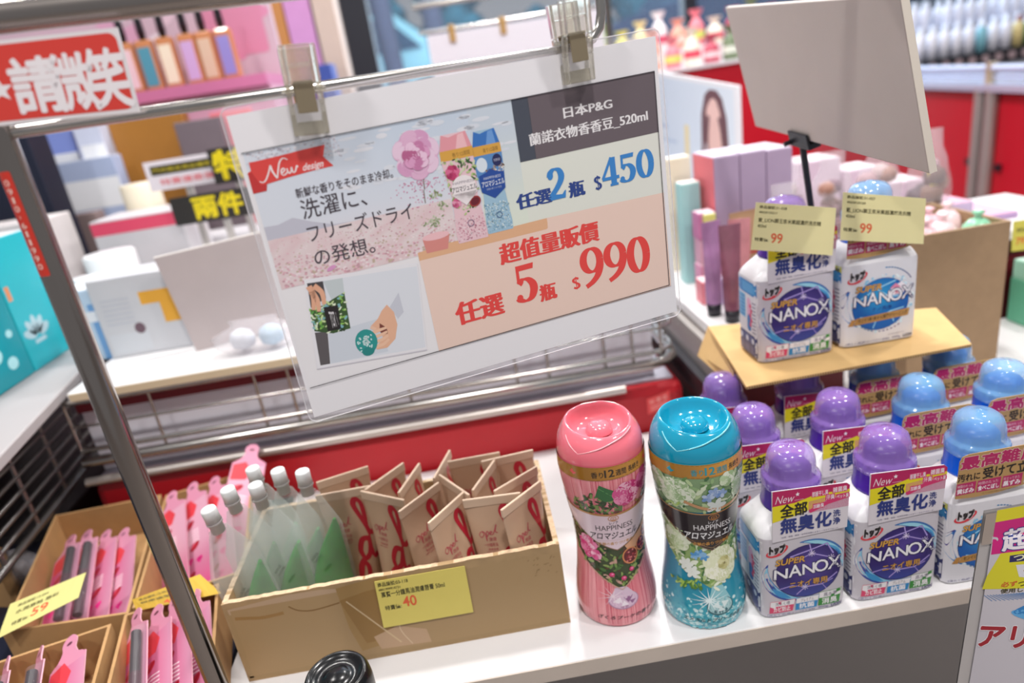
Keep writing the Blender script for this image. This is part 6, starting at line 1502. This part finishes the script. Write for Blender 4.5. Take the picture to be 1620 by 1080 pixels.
# boxes showing above the thick tube and slabs at the right of the stand
def slab(name, label, p, q, Y, dep, hx, cat='panel', z0=FLOOR, zt=None):
    a_, b_ = atY(*p, Y), atY(*q, Y)
    return tag(MB().box(a_.x, b_.x, Y, Y + dep, z0, zt if zt is not None else b_.z).build(name, M('slab_' + hx[1:], hx, .5, noise=.03), bevel=.002), label, cat)
slab('teal_carton', 'teal panel above the thick top tube in the upper left corner', (-60, 30), (112, -60), 2.05, .1, '#5fb0ac', 'panel')
for p, q, hx, lb in (((430, 120), (449, -30), '#e6cfc2', 'narrow cream upright panel right of the pink poster'), ((450, 120), (472, -30), '#c98a4c', 'narrow orange brown upright panel right of the pink poster'), ((474, 120), (514, -30), '#d79ad0', 'lilac upright panel between the orange one and the window post'),
                     ((518, 120), (552, -30), '#d8c3b4', 'beige upright panel beside the dark window post')):
    slab('upright_divider', lb, p, (q[0], p[1]), 2.5, .12, hx, 'divider', zt=1.3)
slab('blue_pack', 'small blue carton low between the lilac panel and the sign', (497, 150), (522, 100), 2.3, .1, '#4a63b8', 'carton')
# brown counter block, grey panel and the yellow-black notices
slab('brown_block', 'caramel brown display block behind the jars at the left', (172, 292), (286, 176), 1.69, .04, '#a9722e', 'display block')
slab('grey_block', 'dark mauve grey panel right of the brown block', (287, 240), (346, 184), 1.62, .03, '#6d6168', 'panel')
slab('coral_block', 'coral pink panel just left of the main sign edge', (347, 240), (392, 170), 1.655, .03, '#e0737f', 'panel')
def ground_to(name, r, x0, x1, y0, y1, z): pass
def notice(name, label, p, q, Y, hx, artf, feet=True):
    a_, b_ = atY(*p, Y), atY(*q, Y); w, h = (b_.x - a_.x) * 1000, (b_.z - a_.z) * 1000
    r = thing(name, label, 'notice', ((a_.x + b_.x) / 2, Y, a_.z))
    MB().box(a_.x, b_.x, Y, Y + .004, a_.z, b_.z).build('card', M('ncard_' + hx[1:], hx, .5), r, world=True)
    if feet: MB().box((a_.x + b_.x) / 2 - .006, (a_.x + b_.x) / 2 + .006, Y + .0045, Y + .012, .203, b_.z - .01).build('stand', M('grey_steel'), r, world=True)
    a = Art(); artf(a, w, h); a.build('print', lambda u, v, d: (a_.x + u * .001, Y - d, a_.z + v * .001), r, GLOSS(), world=True)
def n1(a, w, h): a.rect(w * .07, h * .52, w * .93, h * .84, '#2b2620', 1); a.T('門市限定商品優惠', w * .1, h * .60, w * .9, h * .76, '#b9a72a', 2, .02); a.T('特賣優惠價', w * .16, h * .16, w * .9, h * .38, '#e0848a', 2, .03)
def n2(a, w, h): a.T('特', w * .08, h * .12, w * .92, h * .92, '#dcc61e', 2, .06)
def n3(a, w, h): a.T('兩件', w * .22, h * .12, w * .72, h * .9, '#dcc61e', 2, .06); a.rect(w * .86, 0, w * .9, h, '#8d8088', 1)
notice('white_notice', 'small white notice with yellow on black text left of the main sign', (240, 304), (340, 240), 1.32, '#ddd4da', n1)
notice('black_notice', 'upright black notice with a yellow character touching the main sign edge', (342, 292), (396, 226), 1.31, '#2a2522', n2)
notice('black_notice', 'wide black notice with yellow characters under the white notice', (280, 358), (420, 290), 1.28, '#2a2522', n3)
# goods on the white table board
ZT2 = .2027
def jar(label, px_, py_, Y, rad, h, hx, lid, lidh=.3):
    c_ = atY(px_, py_, Y); r = thing('cream_jar', label, 'jar', (c_.x, Y, ZT2))
    MB().lathe([(0, 0), (rad, 0), (rad, h * (1 - lidh) - .002), (rad * .9, h * (1 - lidh))], 28).build('body', M('jar_' + hx[1:], hx, .3), r)
    MB().lathe([(rad * 1.02, h * (1 - lidh)), (rad * 1.02, h - .003), (rad * .95, h), (0, h)], 28).build('lid', M('jar_' + lid[1:], lid, .3), r)
jar('white lidded jar on the table board, left one beside the steel post', 123, 410, 1.14, .021, .10, '#d9dadb', '#ecebee')
jar('large white lidded jar on the table board, right of the smaller jar', 168, 390, 1.20, .040, .125, '#d3d6d8', '#ecebee')
jar('brown jar with a cream lid before the caramel brown block', 216, 280, 1.45, .036, .215, '#7a5230', '#e6dcc6', .24)
def orange_art(a, w, h):
    a.rect(w * .52, h * .62, w * .98, h * .78, '#e0a53c', 1); a.rect(w * .72, h * .36, w * .9, h * .7, '#e0a53c', 1.2); a.rect(w * .05, h * .05, w * .5, h * .3, '#c9ccd2', 1); a.ell(w * .42, h * .34, w * .06, h * .07, '#6b5560', 2)
    for k in range(6): a.rect(w * .08, h * (.42 + k * .06), w * .4, h * (.44 + k * .06), '#b9bcc6', 1)
A_, B_ = atY(180, 572, .985), atY(276, 424, .985)
carton('medicine_carton', 'white carton with an orange cross band on the table board', A_.x, B_.x, .985, 1.06, ZT2, ZT2 + .118, '#c6c7cc', art=orange_art)
A_, B_ = atY(124, 576, .99), atY(174, 450, .99)
carton('medicine_carton', 'white and blue carton left of the orange banded carton', A_.x, B_.x, .99, 1.05, ZT2, ZT2 + .106, '#b9cfe4', top='#e6e9ee', art=lambda a, w, h: (a.rect(w * .5, 0, w, h * .8, '#6f9fd0', 1), a.rect(0, h * .55, w * .6, h * .7, '#e3e6ec', 1.3)))
A_, B_ = atY(165, 420, 1.30), atY(282, 330, 1.30)
carton('white_carton', 'white carton with a red edge strip behind the jars', A_.x, B_.x, 1.30, 1.42, ZT2, B_.z, '#c6c2c6', art=lambda a, w, h: (a.rect(0, h * .84, w, h * .98, '#d84a66', 1),))
A_, B_ = atY(268, 420, 1.43), atY(420, 360, 1.43)
carton('white_carton', 'low white carton behind the blank grey sign', A_.x, B_.x, 1.43, 1.53, ZT2, B_.z, '#c9c6ca')
# stacked pale boxes further left
for p, q, Y, hx, lb in (((60, 300), (176, 246), 1.60, '#aebcdc', 'pale blue box with white band left of the brown block'), ((44, 250), (110, 205), 1.66, '#7f8fd0', 'periwinkle box behind the pale blue box'), ((126, 240), (152, 190), 1.6445, '#c9cfe4', 'pale grey box behind the pale blue box, right one')):
    A_, B_ = atY(*p, Y), atY(*q, Y)
    carton('pale_box', lb, A_.x, B_.x, Y, Y + .045, -.05, B_.z, hx, top='#e9ecf4', art=lambda a, w, h: (a.rect(w * .1, h * .80, w, h * .92, '#eff1f6', 1), a.rect(w * .1, h * .62, w * .8, h * .76, '#7fa79a', 1.2), a.rect(w * .4, h * .6, w * .7, h * .72, '#d9a06a', 1.4)))
lt = thing('low_counter', 'grey low counter under the pale boxes at the far left', 'counter', (-1.2, 1.7, FLOOR))
MB().box(-2.2, -.82, 1.585, 1.73, FLOOR, -.0505).build('counter_body', M('mauve_grey', '#8f8084', .5), lt, world=True)
slab('mauve_block', 'mauve grey block below the pale boxes', (70, 420), (150, 335), 1.53, .04, '#93807f', 'display block')
# clear wrapped pack at the table edge
A_ = atY(352, 590, .90)
bag('wrapped_pack', 'clear wrapped white pack at the table edge beneath the blank grey sign', Vector((atY(415, 560, .91).x, .91, ZT2)), .062, .024, .040, [('#dfe3ec', -.02, 0, .02, .018), ('#b9d2e4', .02, 0, .02, .018)], 9, cat='wrapped pack')
# blank grey sign behind
pg_ = atY(311, 556, .955)
cs = [atP(*p, pg_, N14) for p in ((243, 409), (440, 361), (500, 500), (311, 556))]
gs = thing('blank_sign', 'blank grey sign board seen from behind, left of the main sign', 'sign', tuple(sum(cs, Vector()) / 4))
o_ = N14 * -.005
MB().hexa(cs, [c_ + o_ for c_ in cs]).build('panel', M('foam_mauve', '#b4a9a9', .6, noise=.02), gs, world=True, bevel=.001)
e_ = (cs[0] - cs[3]).normalized() * .001
MB().hexa([cs[0], cs[1], cs[1] + o_, cs[0] + o_], [cs[0] + e_, cs[1] + e_, cs[1] + o_ + e_, cs[0] + o_ + e_]).build('top_edge', M('foam_white', '#e6e0da', .6), gs, world=True)
ctr = (cs[2] + cs[3]) / 2 + o_ * 2
MB().tube([(ctr.x, ctr.y, ZT2), (ctr.x, ctr.y, cs[0].z - .03)], .004, 8).build('stand', M('grey_steel'), gs, world=True)
# turquoise cartons on the left board
ZL2 = .2045; XT = -.66
def tq_art(sc_): 
    def f(a, w, h):
        for k in range(7): t = pi * (.08 + .84 * k / 6); a.ell(w * .42 + w * .18 * cos(t), h * .34 + h * .10 * sin(t), w * .13, h * .045, '#bfd6da', 1, t)
        a.rect(w * .3, h * .22, w * .55, h * .26, '#9fd0d6', 1)
    return f
def tq_carton(label, y0, y1, h, hx, motif):
    r = thing('turquoise_carton', label, 'carton', (XT - .08, (y0 + y1) / 2, ZL2))
    MB().box(XT - .16, XT, y0, y1, ZL2, ZL2 + h).build('box', M('tq_' + hx[1:], hx, .35, noise=.02), r, world=True, bevel=.0015)
    a = Art(); w, hh = (y1 - y0) * 1000, h * 1000
    a.rect(1, 1, w - 1, hh - 1, hx, 0)
    if motif:
        for k in range(5): t = pi * (.1 + .8 * k / 4); a.ell(w * .36 + w * .17 * cos(t), hh * .24 + hh * .08 * sin(t), w * .14, hh * .035, '#b5cfd6', 1, t, 12)
        a.rect(w * .24, hh * .18, w * .5, hh * .21, '#b5cfd6', 1); a.rect(w * .05, hh * .55, w * .14, hh * .66, '#d98a5c', 1)
    else:
        for x, y, s in ((.55, .30, .10), (.75, .18, .08), (.35, .5, .05), (.62, .62, .04), (.86, .42, .05)): a.ell(w * x, hh * y, w * s, hh * s * .7, '#a9d8dc', 1)
        for k in range(4): a.rect(w * (.4 + .1 * k), hh * (.72 - .03 * k), w * (.48 + .1 * k), hh * (.74 - .03 * k), '#6fc0c8', 1)
    a.build('side_print', lambda u, v, d: (XT + d, y0 + u * .001, ZL2 + v * .001), r, GLOSS(), world=True)
    MB().box(XT - .158, XT - .002, y0 + .002, y1 - .002, ZL2 + h, ZL2 + h + .001).build('lid', M('tq_lid', '#dcdfe2', .4), r, world=True)
tq_carton('bright turquoise carton with a pale flower mark on the left board', .981, 1.088, .192, '#19aebb', True)
tq_carton('darker turquoise carton with pale dots, nearest on the left board', .84, .979, .16, '#128f9c', False)
A_ = atY(20, 360, 1.30)
slab('white_bundle', 'white rounded carton behind the bright turquoise carton', (-60, 400), (62, 348), 1.25, .1, '#d6cfcf', 'carton', z0=ZL2)
slab('navy_cabinet', 'dark navy cabinet block at the left edge behind the steel post', (-120, 380), (16, 150), 1.42, .07, '#141a2e', 'cabinet', z0=ZL2)
